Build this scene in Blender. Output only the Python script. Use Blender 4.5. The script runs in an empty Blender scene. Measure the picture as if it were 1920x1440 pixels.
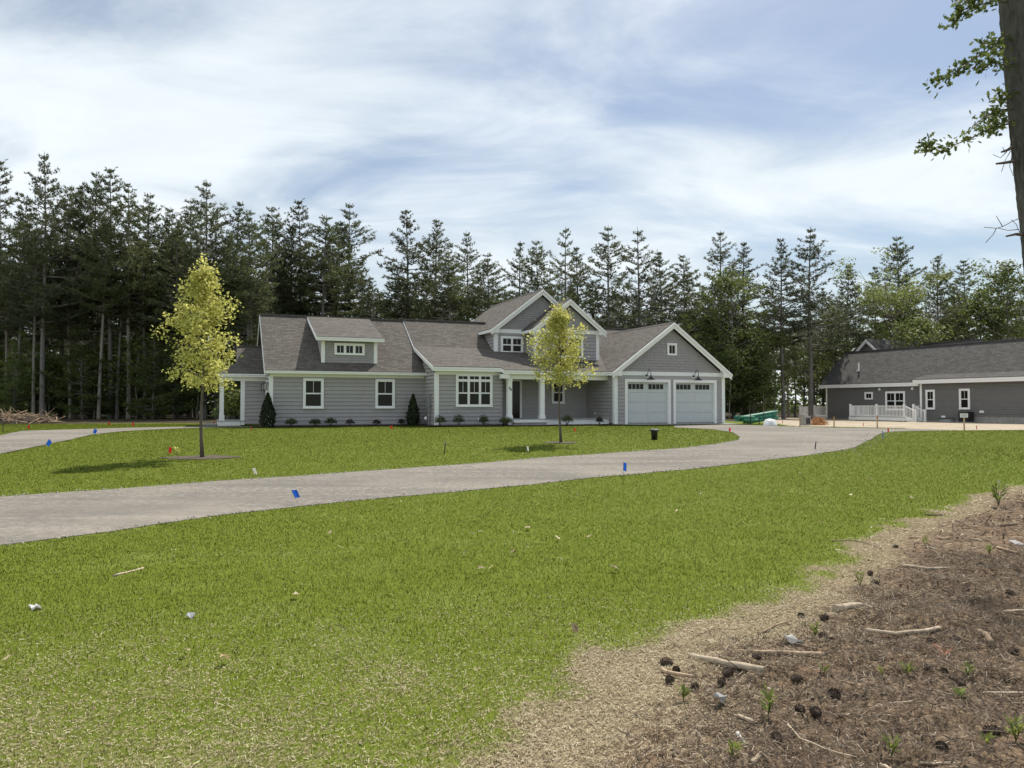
import bpy, math, random
import numpy as np
from mathutils import Vector, Matrix, Euler
R = math.radians
random.seed(7); RNG = np.random.default_rng(11)
scene = bpy.context.scene
COL = scene.collection

# ------------------------------------------------------------------ camera, sky, sun, exposure
FPX, HORIZ = 1397.0, 758.0                       # focal length and horizon row in a 1920 x 1440 frame
PITCH = math.atan((HORIZ - 720) / FPX)
CAMZ = 1.6
cam_d = bpy.data.cameras.new('camera'); cam = bpy.data.objects.new('camera', cam_d); COL.objects.link(cam)
cam_d.sensor_width = 36; cam_d.lens = 36 * FPX / 1920; cam_d.clip_start = .05; cam_d.clip_end = 6000
cam.location = (0, 0, CAMZ); cam.rotation_euler = (R(90) + PITCH, 0, 0)
scene.camera = cam

SUN_EL, SUN_AZ = R(54), R(25)                    # azimuth clockwise from +Y (the view direction)
sd = bpy.data.lights.new('sun', 'SUN'); so = bpy.data.objects.new('sun', sd); COL.objects.link(so)
sd.energy = 3.6; sd.angle = R(.9); sd.color = (1, .95, .86)
sdir = Vector((math.sin(SUN_AZ) * math.cos(SUN_EL), math.cos(SUN_AZ) * math.cos(SUN_EL), math.sin(SUN_EL)))
so.rotation_euler = sdir.to_track_quat('Z', 'Y').to_euler(); so.location = sdir * 200

world = bpy.data.worlds.new('World'); scene.world = world; world.use_nodes = True
wt = world.node_tree; wt.nodes.clear()
def wn(t, **k):
    n = wt.nodes.new(t)
    for a, b in k.items(): setattr(n, a, b)
    return n
def wl(a, b): wt.links.new(a, b)
def wmath(op, a, b=None, c=None, clamp=False):
    n = wn('ShaderNodeMath', operation=op); n.use_clamp = clamp
    for i, v in enumerate((a, b, c)):
        if v is None: continue
        if isinstance(v, (int, float)): n.inputs[i].default_value = v
        else: wl(v, n.inputs[i])
    return n.outputs[0]
sky = wn('ShaderNodeTexSky', sky_type='NISHITA'); sky.sun_disc = False
sky.sun_elevation = SUN_EL; sky.sun_rotation = SUN_AZ; sky.air_density = 1.2; sky.dust_density = .8; sky.ozone_density = 1.6
tc = wn('ShaderNodeTexCoord'); sep = wn('ShaderNodeSeparateXYZ'); wl(tc.outputs['Generated'], sep.inputs[0])
zz = wmath('ADD', wmath('MAXIMUM', sep.outputs[2], 0.0), .22)
cx = wmath('DIVIDE', sep.outputs[0], zz); cy = wmath('DIVIDE', sep.outputs[1], zz)
cmb = wn('ShaderNodeCombineXYZ'); wl(cx, cmb.inputs[0]); wl(cy, cmb.inputs[1])
def cloud_noise(rot, sc, scale, detail, rough, dist, off):
    m = wn('ShaderNodeMapping'); m.inputs['Rotation'].default_value = (0, 0, rot); m.inputs['Scale'].default_value = sc
    m.inputs['Location'].default_value = off
    wl(cmb.outputs[0], m.inputs[0])
    n = wn('ShaderNodeTexNoise'); n.inputs['Scale'].default_value = scale; n.inputs['Detail'].default_value = detail
    n.inputs['Roughness'].default_value = rough; n.inputs['Distortion'].default_value = dist
    wl(m.outputs[0], n.inputs['Vector']); return n.outputs[0]
n1 = cloud_noise(R(-35), (.8, 1.15, 1), .95, 4, .5, .6, (3.2, 1.7, 0))
n2 = cloud_noise(R(-30), (.85, 1.5, 1), 1.9, 9, .58, .5, (7.1, 4.3, 0))
lowb = wmath('SUBTRACT', .17, wmath('MULTIPLY', sep.outputs[0], .14))
cm = wmath('ADD', wmath('ADD', wmath('MULTIPLY', n1, .95), wmath('MULTIPLY', n2, .55)), lowb)
rmp = wn('ShaderNodeMapRange', interpolation_type='SMOOTHSTEP'); wl(cm, rmp.inputs[0])
rmp.inputs[1].default_value = .68; rmp.inputs[2].default_value = 1.04
brt = wn('ShaderNodeMapRange'); wl(n2, brt.inputs[0]); brt.inputs[1].default_value = .3; brt.inputs[2].default_value = .72
ccol = wn('ShaderNodeMix', data_type='RGBA'); wl(brt.outputs[0], ccol.inputs[0])
ccol.inputs[6].default_value = (8.3, 9.2, 9.8, 1); ccol.inputs[7].default_value = (10.6, 11.3, 11.8, 1)
mx = wn('ShaderNodeMix', data_type='RGBA'); wl(wmath('ADD', wmath('MULTIPLY', rmp.outputs[0], .90), .06), mx.inputs[0])
tint = wn('ShaderNodeMix', data_type='RGBA', blend_type='MULTIPLY'); tint.inputs[0].default_value = 1
wl(sky.outputs[0], tint.inputs[6]); tint.inputs[7].default_value = (1.0, 1.0, 1.02, 1)
wl(tint.outputs[2], mx.inputs[6]); wl(ccol.outputs[2], mx.inputs[7])
bg = wn('ShaderNodeBackground'); bg.inputs[1].default_value = .062
wl(mx.outputs[2], bg.inputs[0]); wo = wn('ShaderNodeOutputWorld'); wl(bg.outputs[0], wo.inputs[0])

vs = scene.view_settings; vs.view_transform = 'Standard'; vs.look = 'None'; vs.gamma = 1; vs.use_curve_mapping = False; vs.exposure = 0.6
scene.cycles.max_bounces = 6; scene.cycles.transparent_max_bounces = 4

# ------------------------------------------------------------------ helpers: ground height, pixels to places
def ss(a, b, t):
    t = np.clip((np.asarray(t, float) - a) / (b - a), 0, 1); return t * t * (3 - 2 * t)
def gz(x, y):
    x = np.asarray(x, float); y = np.asarray(y, float)
    return (.5 * ss(4, 37, y) - .30 * ss(13, 30, x) * ss(30, 55, y)
            + .035 * np.sin(x * .33 + 1.0) * np.sin(y * .27) * ss(6, 14, y) * (1 - ss(30, 36, y)))
def gzf(x, y): return float(gz(x, y))
def ray(px, py):
    a, b = (px - 960) / FPX, -(py - 720) / FPX
    return Vector((a, math.cos(PITCH) - b * math.sin(PITCH), math.sin(PITCH) + b * math.cos(PITCH)))
def ground_at(px, py):
    d = ray(px, py); t0, t1 = .5, 400.
    lo = t0
    for i in range(4000):
        t = t0 * (1.004 ** i)
        if t > 500: break
        p = d * t
        if CAMZ + p.z <= gzf(p.x, p.y): break
        lo = t
    hi = t
    for _ in range(30):
        m = (lo + hi) / 2; p = d * m
        if CAMZ + p.z <= gzf(p.x, p.y): hi = m
        else: lo = m
    p = d * hi
    return Vector((p.x, p.y, gzf(p.x, p.y)))
def at_depth(px, py, Y):
    d = ray(px, py); p = d * (Y / d.y); return Vector((p.x, p.y, p.z + CAMZ))
def vnoise(x, y, s, seed=0):
    """smooth value noise in 0..1 on numpy arrays"""
    x = np.asarray(x, float) * s; y = np.asarray(y, float) * s
    xi = np.floor(x).astype(np.int64); yi = np.floor(y).astype(np.int64)
    fx = x - xi; fy = y - yi; fx = fx * fx * (3 - 2 * fx); fy = fy * fy * (3 - 2 * fy)
    def h(a, b):
        n = (a * 374761393 + b * 668265263 + seed * 974634541) & 0x7fffffff
        n = ((n ^ (n >> 13)) * 1274126177) & 0x7fffffff
        return ((n ^ (n >> 16)) & 0xffff) / 65535.
    return (h(xi, yi) * (1 - fx) + h(xi + 1, yi) * fx) * (1 - fy) + (h(xi, yi + 1) * (1 - fx) + h(xi + 1, yi + 1) * fx) * fy
def fbm(x, y, s, seed=0, o=3):
    a = 0; w = .5; t = 0
    for i in range(o):
        a = a + w * vnoise(x, y, s * 2 ** i, seed + i * 17); t += w; w *= .5
    return a / t

# ------------------------------------------------------------------ helpers: materials
def mk(name):
    m = bpy.data.materials.new(name); m.use_nodes = True; nt = m.node_tree; nt.nodes.clear()
    o = nt.nodes.new('ShaderNodeOutputMaterial'); return m, nt, o
def nd(nt, t, **k):
    n = nt.nodes.new(t)
    for a, b in k.items(): setattr(n, a, b)
    return n
def noise_out(nt, scale, detail=3, coord='Object', rough=.55, vec=None):
    n = nd(nt, 'ShaderNodeTexNoise'); n.inputs['Scale'].default_value = scale; n.inputs['Detail'].default_value = detail
    n.inputs['Roughness'].default_value = rough
    if vec is None:
        t = nd(nt, 'ShaderNodeTexCoord'); vec = t.outputs[coord]
    nt.links.new(vec, n.inputs['Vector']); return n.outputs[0]
def ramp(nt, fac, stops):
    r = nd(nt, 'ShaderNodeValToRGB'); nt.links.new(fac, r.inputs[0])
    el = r.color_ramp.elements
    while len(el) < len(stops): el.new(.5)
    for e, (p, c) in zip(el, stops): e.position = p; e.color = (*c, 1)
    return r.outputs[0]
def mixc(nt, fac, a, b, blend='MIX'):
    m = nd(nt, 'ShaderNodeMix', data_type='RGBA', blend_type=blend)
    for s, v in ((0, fac), (6, a), (7, b)):
        if isinstance(v, (int, float)): m.inputs[s].default_value = v
        elif isinstance(v, tuple): m.inputs[s].default_value = (*v, 1)
        else: nt.links.new(v, m.inputs[s])
    return m.outputs[2]
def principled(nt, o, col, rough=.7, bump=None, bstr=.3, bdist=.02, spec=.3, metal=0):
    b = nd(nt, 'ShaderNodeBsdfPrincipled')
    if isinstance(col, tuple): b.inputs['Base Color'].default_value = (*col, 1)
    else: nt.links.new(col, b.inputs['Base Color'])
    if isinstance(rough, (int, float)): b.inputs['Roughness'].default_value = rough
    else: nt.links.new(rough, b.inputs['Roughness'])
    b.inputs['Specular IOR Level'].default_value = spec; b.inputs['Metallic'].default_value = metal
    if bump is not None:
        n = nd(nt, 'ShaderNodeBump'); n.inputs['Strength'].default_value = bstr; n.inputs['Distance'].default_value = bdist
        nt.links.new(bump, n.inputs['Height']); nt.links.new(n.outputs[0], b.inputs['Normal'])
    nt.links.new(b.outputs[0], o.inputs[0]); return b
def simple(name, c, var=.12, scale=6, rough=.7, bump=0, spec=.3, metal=0, rnd=0.0):
    m, nt, o = mk(name)
    f = noise_out(nt, scale, 4)
    lo = tuple(x * (1 - var) for x in c); hi = tuple(min(1, x * (1 + var)) for x in c)
    col = ramp(nt, f, [(.3, lo), (.7, hi)])
    if rnd:
        oi = nd(nt, 'ShaderNodeObjectInfo'); mr = nd(nt, 'ShaderNodeMapRange'); nt.links.new(oi.outputs['Random'], mr.inputs[0])
        mr.inputs[3].default_value = 1 - rnd; mr.inputs[4].default_value = 1 + rnd
        v = nd(nt, 'ShaderNodeVectorMath', operation='SCALE'); nt.links.new(col, v.inputs[0]); nt.links.new(mr.outputs[0], v.inputs['Scale']); col = v.outputs[0]
    principled(nt, o, col, rough, f if bump else None, bump, .02, spec, metal); return m
def leafmat(name, c1, c2, transl=.35, rnd=.25, attr=True, rough=.6):
    """foliage: two leaf colours mixed by the leaf's own tint, a little variation from plant to plant"""
    m, nt, o = mk(name)
    a = nd(nt, 'ShaderNodeAttribute', attribute_name='tint')
    col = mixc(nt, a.outputs['Fac'], c1, c2)
    oi = nd(nt, 'ShaderNodeObjectInfo')
    mr = nd(nt, 'ShaderNodeMapRange'); nt.links.new(oi.outputs['Random'], mr.inputs[0]); mr.inputs[3].default_value = 1 - rnd; mr.inputs[4].default_value = 1 + rnd
    v = nd(nt, 'ShaderNodeVectorMath', operation='SCALE'); nt.links.new(col, v.inputs[0]); nt.links.new(mr.outputs[0], v.inputs['Scale'])
    d = nd(nt, 'ShaderNodeBsdfPrincipled'); d.inputs['Roughness'].default_value = rough; d.inputs['Specular IOR Level'].default_value = .25
    t = nd(nt, 'ShaderNodeBsdfTranslucent'); ms = nd(nt, 'ShaderNodeMixShader'); ms.inputs[0].default_value = transl
    nt.links.new(v.outputs[0], d.inputs['Base Color']); nt.links.new(v.outputs[0], t.inputs[0])
    nt.links.new(d.outputs[0], ms.inputs[1]); nt.links.new(t.outputs[0], ms.inputs[2]); nt.links.new(ms.outputs[0], o.inputs[0])
    return m
def shingle_mat(name, c, cw=.36, ch=.15):
    """asphalt shingles laid in UV metres along the slope"""
    m, nt, o = mk(name)
    uv = nd(nt, 'ShaderNodeUVMap'); b = nd(nt, 'ShaderNodeTexBrick'); nt.links.new(uv.outputs[0], b.inputs['Vector'])
    b.offset = .37; b.offset_frequency = 2; b.squash = .8; b.squash_frequency = 3
    b.inputs['Scale'].default_value = 1; b.inputs['Brick Width'].default_value = cw; b.inputs['Row Height'].default_value = ch
    b.inputs['Mortar Size'].default_value = .018; b.inputs['Mortar Smooth'].default_value = .2; b.inputs['Bias'].default_value = 0
    b.inputs[1].default_value = (*[x * .42 for x in c], 1); b.inputs[2].default_value = (*[x * 1.45 for x in c], 1); b.inputs[3].default_value = (*[x * .22 for x in c], 1)
    n = noise_out(nt, 1.3, 3, vec=uv.outputs[0]); n2 = noise_out(nt, 60, 2, vec=uv.outputs[0])
    col = mixc(nt, .28, b.outputs[0], ramp(nt, n, [(.3, tuple(x * .8 for x in c)), (.7, tuple(x * 1.15 for x in c))]))
    col = mixc(nt, .35, col, ramp(nt, n2, [(.35, tuple(x * .5 for x in c)), (.65, tuple(x * 1.5 for x in c))]))
    # each course rises towards its lower edge
    sp = nd(nt, 'ShaderNodeSeparateXYZ'); nt.links.new(uv.outputs[0], sp.inputs[0])
    md = nd(nt, 'ShaderNodeMath', operation='MODULO'); nt.links.new(sp.outputs[1], md.inputs[0]); md.inputs[1].default_value = ch
    sb = nd(nt, 'ShaderNodeMath', operation='SUBTRACT'); sb.inputs[0].default_value = ch; nt.links.new(md.outputs[0], sb.inputs[1])
    ad = nd(nt, 'ShaderNodeMath', operation='MULTIPLY_ADD'); nt.links.new(b.outputs['Color'], ad.inputs[0]); ad.inputs[1].default_value = .12; nt.links.new(sb.outputs[0], ad.inputs[2])
    principled(nt, o, col, .92, ad.outputs[0], .8, .12, .12); return m

M = {}
M['siding'] = simple('grey_siding', (.376, .356, .356), .05, 3, .6, .02, .3, rnd=.03)
M['siding2'] = simple('charcoal_siding', (.165, .161, .156), .06, 3, .6, .02, .3, rnd=.03)
M['shake'] = simple('grey_shakes', (.353, .335, .336), .08, 5, .7, .05, .25)
M['white'] = simple('white_trim', (.87, .865, .855), .03, 4, .5, 0, .35)
M['door_white'] = simple('white_garage_door', (.58, .61, .61), .025, 3, .42, 0, .4)
M['roof'] = shingle_mat('brown_grey_shingles', (.132, .119, .104))
M['roof2'] = shingle_mat('dark_grey_shingles', (.095, .089, .084), .36, .17)
M['ridge'] = simple('ridge_cap_shingles', (.115, .105, .098), .25, 8, .9, .2, .1)
M['glass'] = simple('dark_window_glass', (.020, .020, .018), .15, 2, .07, 0, .28)
M['screen'] = simple('insect_screen_glass', (.030, .028, .025), .12, 3, .55, 0, .22)
M['conc'] = simple('concrete', (.33, .32, .30), .18, 5, .85, .1, .2)
M['black'] = simple('black_metal', (.018, .018, .02), .1, 8, .4, 0, .5)
M['steel'] = simple('galvanised_grey', (.30, .31, .32), .15, 6, .45, 0, .5, .3)
M['deck'] = simple('grey_deck_boards', (.36, .36, .36), .08, 6, .6, .03)
M['mulch'] = simple('dark_mulch', (.052, .040, .031), .5, 22, .95, .8, .1)
M['wood'] = simple('pale_stake_wood', (.48, .34, .22), .2, 12, .8, .1)
M['drywood'] = simple('dry_stick_wood', (.30, .22, .15), .45, 14, .85, .4, .15, rnd=.35)
M['palewood'] = simple('bleached_wood', (.40, .325, .235), .4, 20, .85, .3, .15, rnd=.2)
M['birch'] = simple('birch_bark', (.50, .47, .44), .12, 14, .75, .2, .2)
M['cone'] = simple('pine_cone_brown', (.105, .078, .060), .5, 30, .85, .2, .2, rnd=.35)
M['blue'] = leafmat('blue_flag_plastic', (.015, .10, .55), (.02, .13, .62), .45, 0)
M['red'] = leafmat('red_flag_plastic', (.60, .025, .02), (.60, .03, .02), .4, 0)
M['whiteflag'] = leafmat('white_flag_plastic', (.80, .74, .70), (.8, .74, .7), .35, 0)
M['green'] = simple('green_pipe_plastic', (.045, .21, .135), .12, 3, .35, 0, .4)
M['tarp'] = simple('white_sheeting', (.62, .63, .62), .1, 3, .5, .2, .4)
M['paper'] = simple('white_card', (.74, .72, .72), .04, 6, .7)
M['orange'] = simple('orange_dry_brush', (.42, .21, .085), .35, 8, .85, .3)
M['rust'] = simple('red_brown_mulch', (.20, .075, .04), .3, 18, .95, .5, .1)
M['soil'] = simple('potting_soil', (.04, .03, .022), .4, 20, .95, .4, .1)
def bark(name, c, sx=9, sz=2.2, v=.4, bs=.9):
    m, nt, o = mk(name)
    t = nd(nt, 'ShaderNodeTexCoord'); mp = nd(nt, 'ShaderNodeMapping'); nt.links.new(t.outputs['Object'], mp.inputs[0]); mp.inputs['Scale'].default_value = (sx, sx, sz)
    f = noise_out(nt, 1.6, 6, vec=mp.outputs[0], rough=.65); g = noise_out(nt, .9, 3)
    col = ramp(nt, f, [(.28, tuple(x * (1 - v) for x in c)), (.5, c), (.72, tuple(x * (1 + v) for x in c))])
    col = mixc(nt, ramp(nt, g, [(.4, (0, 0, 0)), (.62, (.55, .55, .55))]), col, tuple(x * 1.35 for x in c))
    principled(nt, o, col, .95, f, bs, .05, .1); return m
M['pinebark'] = bark('pine_bark', (.185, .172, .156))
M['palebark'] = bark('pale_bark', (.25, .225, .19))
M['nearbark'] = bark('grey_lichen_bark', (.100, .095, .088), 11, 3.2, .8, 1)
M['maplebark'] = bark('maple_bark', (.13, .11, .095), 30, 6, .25, .4)
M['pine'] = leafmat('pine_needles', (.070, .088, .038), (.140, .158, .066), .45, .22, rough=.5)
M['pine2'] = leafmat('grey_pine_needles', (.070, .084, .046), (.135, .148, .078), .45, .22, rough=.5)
M['broad'] = leafmat('broad_leaves', (.085, .115, .030), (.19, .225, .060), .48, .25)
M['broadlight'] = leafmat('spring_leaves', (.13, .165, .045), (.27, .30, .095), .45, .12)
M['under'] = leafmat('understory_leaves', (.085, .118, .034), (.19, .235, .068), .48, .3)
M['maple'] = leafmat('yellow_maple_leaves', (.33, .33, .07), (.74, .71, .25), .52, .05)
M['cedar'] = leafmat('arborvitae_sprays', (.016, .028, .010), (.045, .062, .018), .2, .15)
M['shrub'] = leafmat('shrub_leaves', (.030, .050, .014), (.12, .15, .04), .3, .2)
M['darkshrub'] = leafmat('dark_red_shrub_leaves', (.020, .020, .016), (.045, .040, .028), .25, .15)
M['oak'] = leafmat('oak_leaves', (.060, .090, .022), (.16, .195, .055), .5, .1)
M['weed'] = leafmat('weed_leaves', (.10, .14, .025), (.27, .30, .06), .45, .2)
M['dryleaf'] = leafmat('dry_leaves', (.30, .20, .10), (.62, .50, .33), .3, .4)
def tintmat(name, stops, transl=.3, rough=.7, up=0, spec=.2):
    m, nt, o = mk(name)
    a = nd(nt, 'ShaderNodeAttribute', attribute_name='tint'); col = ramp(nt, a.outputs['Fac'], stops)
    d = nd(nt, 'ShaderNodeBsdfPrincipled'); d.inputs['Roughness'].default_value = rough; d.inputs['Specular IOR Level'].default_value = spec
    if up:                                               # thin upright blades shade together as turf
        ge = nd(nt, 'ShaderNodeNewGeometry'); mv = nd(nt, 'ShaderNodeMix', data_type='VECTOR'); mv.inputs[0].default_value = up; nt.links.new(ge.outputs['Normal'], mv.inputs[4]); mv.inputs[5].default_value = (0, 0, 1)
        nn = nd(nt, 'ShaderNodeVectorMath', operation='NORMALIZE'); nt.links.new(mv.outputs[1], nn.inputs[0]); nt.links.new(nn.outputs[0], d.inputs['Normal'])
    t = nd(nt, 'ShaderNodeBsdfTranslucent'); ms = nd(nt, 'ShaderNodeMixShader'); ms.inputs[0].default_value = transl
    nt.links.new(col, d.inputs['Base Color']); nt.links.new(col, t.inputs[0])
    nt.links.new(d.outputs[0], ms.inputs[1]); nt.links.new(t.outputs[0], ms.inputs[2]); nt.links.new(ms.outputs[0], o.inputs[0]); return m
M['grass'] = tintmat('grass_blades', [(0, (.094, .128, .012)), (.45, (.122, .160, .016)), (.8, (.158, .190, .030)), (.93, (.27, .27, .09)), (1, (.45, .39, .20))], .12, .9, .92, .03)
M['straw'] = tintmat('straw_mulch', [(0, (.11, .08, .045)), (.5, (.40, .32, .195)), (1, (.72, .64, .46))], .15, .8)
M['litter'] = tintmat('forest_litter', [(0, (.028, .020, .014)), (.4, (.135, .100, .071)), (.75, (.32, .25, .18)), (1, (.50, .42, .33))], .05, .9)
M['gravel'] = tintmat('gravel_stones', [(0, (.17, .155, .14)), (.6, (.34, .31, .275)), (1, (.55, .52, .48))], 0, .9)

# ------------------------------------------------------------------ helpers: objects
def tag(o, label=None, cat=None, group=None, kind=None):
    for k, v in (('label', label), ('category', cat), ('group', group), ('kind', kind)):
        if v: o[k] = v
    return o
def empty(name, loc, rz=0, label=None, cat=None, group=None):
    o = bpy.data.objects.new(name, None); COL.objects.link(o); o.location = loc; o.rotation_euler = (0, 0, rz); o.empty_display_size = .2
    return tag(o, label, cat, group)
def link_mesh(name, me, parent=None):
    o = bpy.data.objects.new(name, me); COL.objects.link(o)
    if parent is not None: o.parent = parent
    return o
class MB:
    """collects shapes and links them as one mesh object"""
    def __init__(s, dz=0): s.v = []; s.f = []; s.uv = {}; s.dz = dz
    def add(s, vs, fs, uvs=None):
        b = len(s.v); s.v += [(p[0], p[1], p[2] + s.dz) for p in vs]
        for i, f in enumerate(fs):
            if uvs: s.uv[len(s.f)] = uvs[i]
            s.f.append(tuple(k + b for k in f))
        return s
    def box(s, a0, a1, b0, b1, c0, c1):
        return s.add([(a0, b0, c0), (a1, b0, c0), (a1, b1, c0), (a0, b1, c0), (a0, b0, c1), (a1, b0, c1), (a1, b1, c1), (a0, b1, c1)],
                     [(0, 3, 2, 1), (4, 5, 6, 7), (0, 1, 5, 4), (1, 2, 6, 5), (2, 3, 7, 6), (3, 0, 4, 7)])
    def prism(s, pts, off):
        """polygon pts (3D) swept by the vector off"""
        n = len(pts); q = [tuple(p[i] + off[i] for i in range(3)) for p in pts]
        return s.add(list(pts) + q, [tuple(range(n)), tuple(range(2 * n - 1, n - 1, -1))] + [(i, i + n, (i + 1) % n + n, (i + 1) % n) for i in range(n)])
    def tube(s, pts, rad, n=6, cap=True):
        pts = [Vector(p) for p in pts]; k = len(pts); rings = []
        if not hasattr(rad, '__len__'): rad = [rad] * k
        for i in range(k):
            t = (pts[min(i + 1, k - 1)] - pts[max(i - 1, 0)]).normalized()
            a = t.cross(Vector((0, 0, 1)) if abs(t.z) < .9 else Vector((1, 0, 0))).normalized(); b = t.cross(a)
            rings += [tuple(pts[i] + (a * math.cos(2 * math.pi * j / n) + b * math.sin(2 * math.pi * j / n)) * rad[i]) for j in range(n)]
        fs = [(i * n + j, i * n + (j + 1) % n, (i + 1) * n + (j + 1) % n, (i + 1) * n + j) for i in range(k - 1) for j in range(n)]
        if cap: fs += [tuple(range(n))[::-1], tuple(range((k - 1) * n, k * n))]
        return s.add(rings, fs)
    def lathe(s, prof, c=(0, 0, 0), n=16):
        vs = []; fs = []
        for r, z in prof: vs += [(c[0] + r * math.cos(2 * math.pi * j / n), c[1] + r * math.sin(2 * math.pi * j / n), c[2] + z) for j in range(n)]
        for i in range(len(prof) - 1):
            fs += [(i * n + j, i * n + (j + 1) % n, (i + 1) * n + (j + 1) % n, (i + 1) * n + j) for j in range(n)]
        return s.add(vs, fs)
    def mesh(s, name, mat):
        me = bpy.data.meshes.new(name); me.from_pydata(s.v, [], s.f)
        if s.uv:
            l = me.uv_layers.new(name='UVMap')
            for p in me.polygons:
                u = s.uv.get(p.index)
                for j, li in enumerate(p.loop_indices): l.data[li].uv = u[j] if u else (0, 0)
        me.materials.append(mat); me.update(); return me
    def build(s, name, mat, parent=None, smooth=False, fix=True):
        me = s.mesh(name, mat)
        if smooth:
            me.polygons.foreach_set('use_smooth', [True] * len(me.polygons))
        return link_mesh(name, me, parent)
def tri_mesh(name, verts, tint, mat, per=3):
    """verts (n*per, 3) -> n faces of per corners, tint per vertex"""
    n = len(verts) // per
    me = bpy.data.meshes.new(name); me.vertices.add(n * per); me.vertices.foreach_set('co', np.asarray(verts, np.float32).ravel())
    me.loops.add(n * per); me.loops.foreach_set('vertex_index', np.arange(n * per, dtype=np.int32))
    me.polygons.add(n); me.polygons.foreach_set('loop_start', np.arange(n, dtype=np.int32) * per)
    me.polygons.foreach_set('loop_total', np.full(n, per, np.int32))
    a = me.attributes.new('tint', 'FLOAT', 'POINT'); a.data.foreach_set('value', np.asarray(tint, np.float32))
    me.materials.append(mat); me.update(calc_edges=True); return me
def dup(root, loc, rz=0, sc=1, label=None, group=None, szxy=None):
    r = root.copy(); COL.objects.link(r); r.location = loc; r.rotation_euler = (0, 0, rz)
    r.scale = (szxy or sc, szxy or sc, sc)
    if label: r['label'] = label
    if group: r['group'] = group
    for ch in root.children:
        c = ch.copy(); COL.objects.link(c); c.parent = r
        for g in ch.children:
            d = g.copy(); COL.objects.link(d); d.parent = c
    return r

# ------------------------------------------------------------------ the setting: ground, lawn, driveway, beds
def world_poly(px): return np.array([[*ground_at(a, b).xy] for a, b in px])
def inside(poly, x, y):
    r = np.zeros(x.shape, bool); n = len(poly)
    for i in range(n):
        x0, y0 = poly[i]; x1, y1 = poly[(i + 1) % n]
        c = ((y0 > y) != (y1 > y)) & (x < (x1 - x0) * (y - y0) / ((y1 - y0) or 1e-9) + x0); r ^= c
    return r
def pdist(line, x, y, closed=False):
    d = np.full(x.shape, 1e9); n = len(line)
    for i in range(n if closed else n - 1):
        a = line[i]; b = line[(i + 1) % n]; e = b - a; L = max(e @ e, 1e-9)
        t = np.clip(((x - a[0]) * e[0] + (y - a[1]) * e[1]) / L, 0, 1)
        d = np.minimum(d, np.hypot(x - a[0] - t * e[0], y - a[1] - t * e[1]))
    return d
def sdist(poly, x, y): return np.where(inside(poly, x, y), 1, -1) * pdist(poly, x, y, True)

road_far = [(-420, 985), (-200, 955), (0, 932), (200, 918), (400, 903), (600, 889.5), (840, 873), (1007, 859), (1150, 849.5), (1280, 840), (1345, 833), (1385, 825)]
road_near = [(-420, 1100), (-200, 1056), (0, 1024), (200, 997), (300, 982), (400, 967), (533, 953), (640, 941), (853, 922), (973, 911), (1140, 893), (1280, 881), (1430, 864), (1530, 852), (1600, 840), (1635, 823), (1648, 814), (1668, 809.5)]
tip_top = [(1388, 819), (1375, 811), (1335, 805), (1265, 801.5)]
gravel_top = [(1265, 798), (1360, 796), (1420, 797.5), (1480, 800), (1560, 802), (1700, 804), (1800, 806.5)]
w_far, w_near = world_poly(road_far), world_poly(road_near)
drive_poly = np.vstack([w_far, world_poly(tip_top), world_poly(gravel_top), w_near[::-1]])
left_drive = world_poly([(-500, 925), (-200, 884), (0, 851), (67, 838), (133, 824), (173, 815), (233, 808.5), (300, 805), (367, 802.3), (500, 800.6), (505, 799.6), (366, 800), (233, 802.5), (167, 804.5), (43, 808), (0, 816.5), (-200, 832), (-500, 850)])
lawn_back = world_poly([(-900, 803), (-300, 800), (0, 798.5), (60, 795), (200, 794), (400, 793.5)])
right_edge = world_poly([(1668, 809.5), (1760, 808.3), (1920, 807.5), (2300, 806)])
dirt_line = world_poly([(2700, 860), (2300, 885), (1990, 905), (1905, 918), (1830, 941), (1740, 985), (1670, 1012), (1610, 1055), (1550, 1092), (1480, 1138), (1400, 1180), (1270, 1232), (1180, 1290), (1100, 1342), (1040, 1385), (985, 1440)])
dirt_poly = np.vstack([dirt_line, [[-.2, 2.4], [-.6, 1.2], [-1.5, -6], [60, -6], [60, dirt_line[0][1]]]])
sand_poly = np.vstack([world_poly([(1668, 809), (1760, 807.6), (1920, 806.5), (2300, 804.5)]), [[75, 42], [75, 75], [28.5, 80], [22, 70], [19, 62]], world_poly([(1480, 799), (1700, 803)])])
HO = Vector((-11.8095, 36.3, 0)); HT = R(22); HU = Vector((math.cos(HT), math.sin(HT), 0)); HV = Vector((-math.sin(HT), math.cos(HT), 0))
def hpt(u, v): p = HO + HU * u + HV * v; return (p.x, p.y)

def axis(segs):
    a = []
    for s, e, st in segs: a += list(np.arange(s, e - 1e-6, st))
    return np.array(a + [segs[-1][1]])
gx = axis([(-1500, -300, 300), (-300, -100, 25), (-100, -45, 4), (-45, -7, .5), (-7, 9, .085), (9, 55, .5), (55, 105, 4), (105, 305, 25), (305, 1505, 300)])
gy = axis([(-60, 0, 12), (0, 2.4, .3), (2.4, 13, .085), (13, 30, .3), (30, 66, .45), (66, 120, 4), (120, 320, 25), (320, 2120, 300)])
GX, GY = np.meshgrid(gx, gy); fx, fy = GX.ravel(), GY.ravel()
d_dirt = sdist(dirt_poly, fx, fy)
d_dirt = d_dirt + (fbm(fx, fy, 1.3, 3) - .5) * .5 * ss(0, 1.2, 1.6 - np.abs(d_dirt)) 
d_sand = sdist(sand_poly, fx, fy)
d_drive = np.maximum(sdist(drive_poly, fx, fy), sdist(left_drive, fx, fy))
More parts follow.
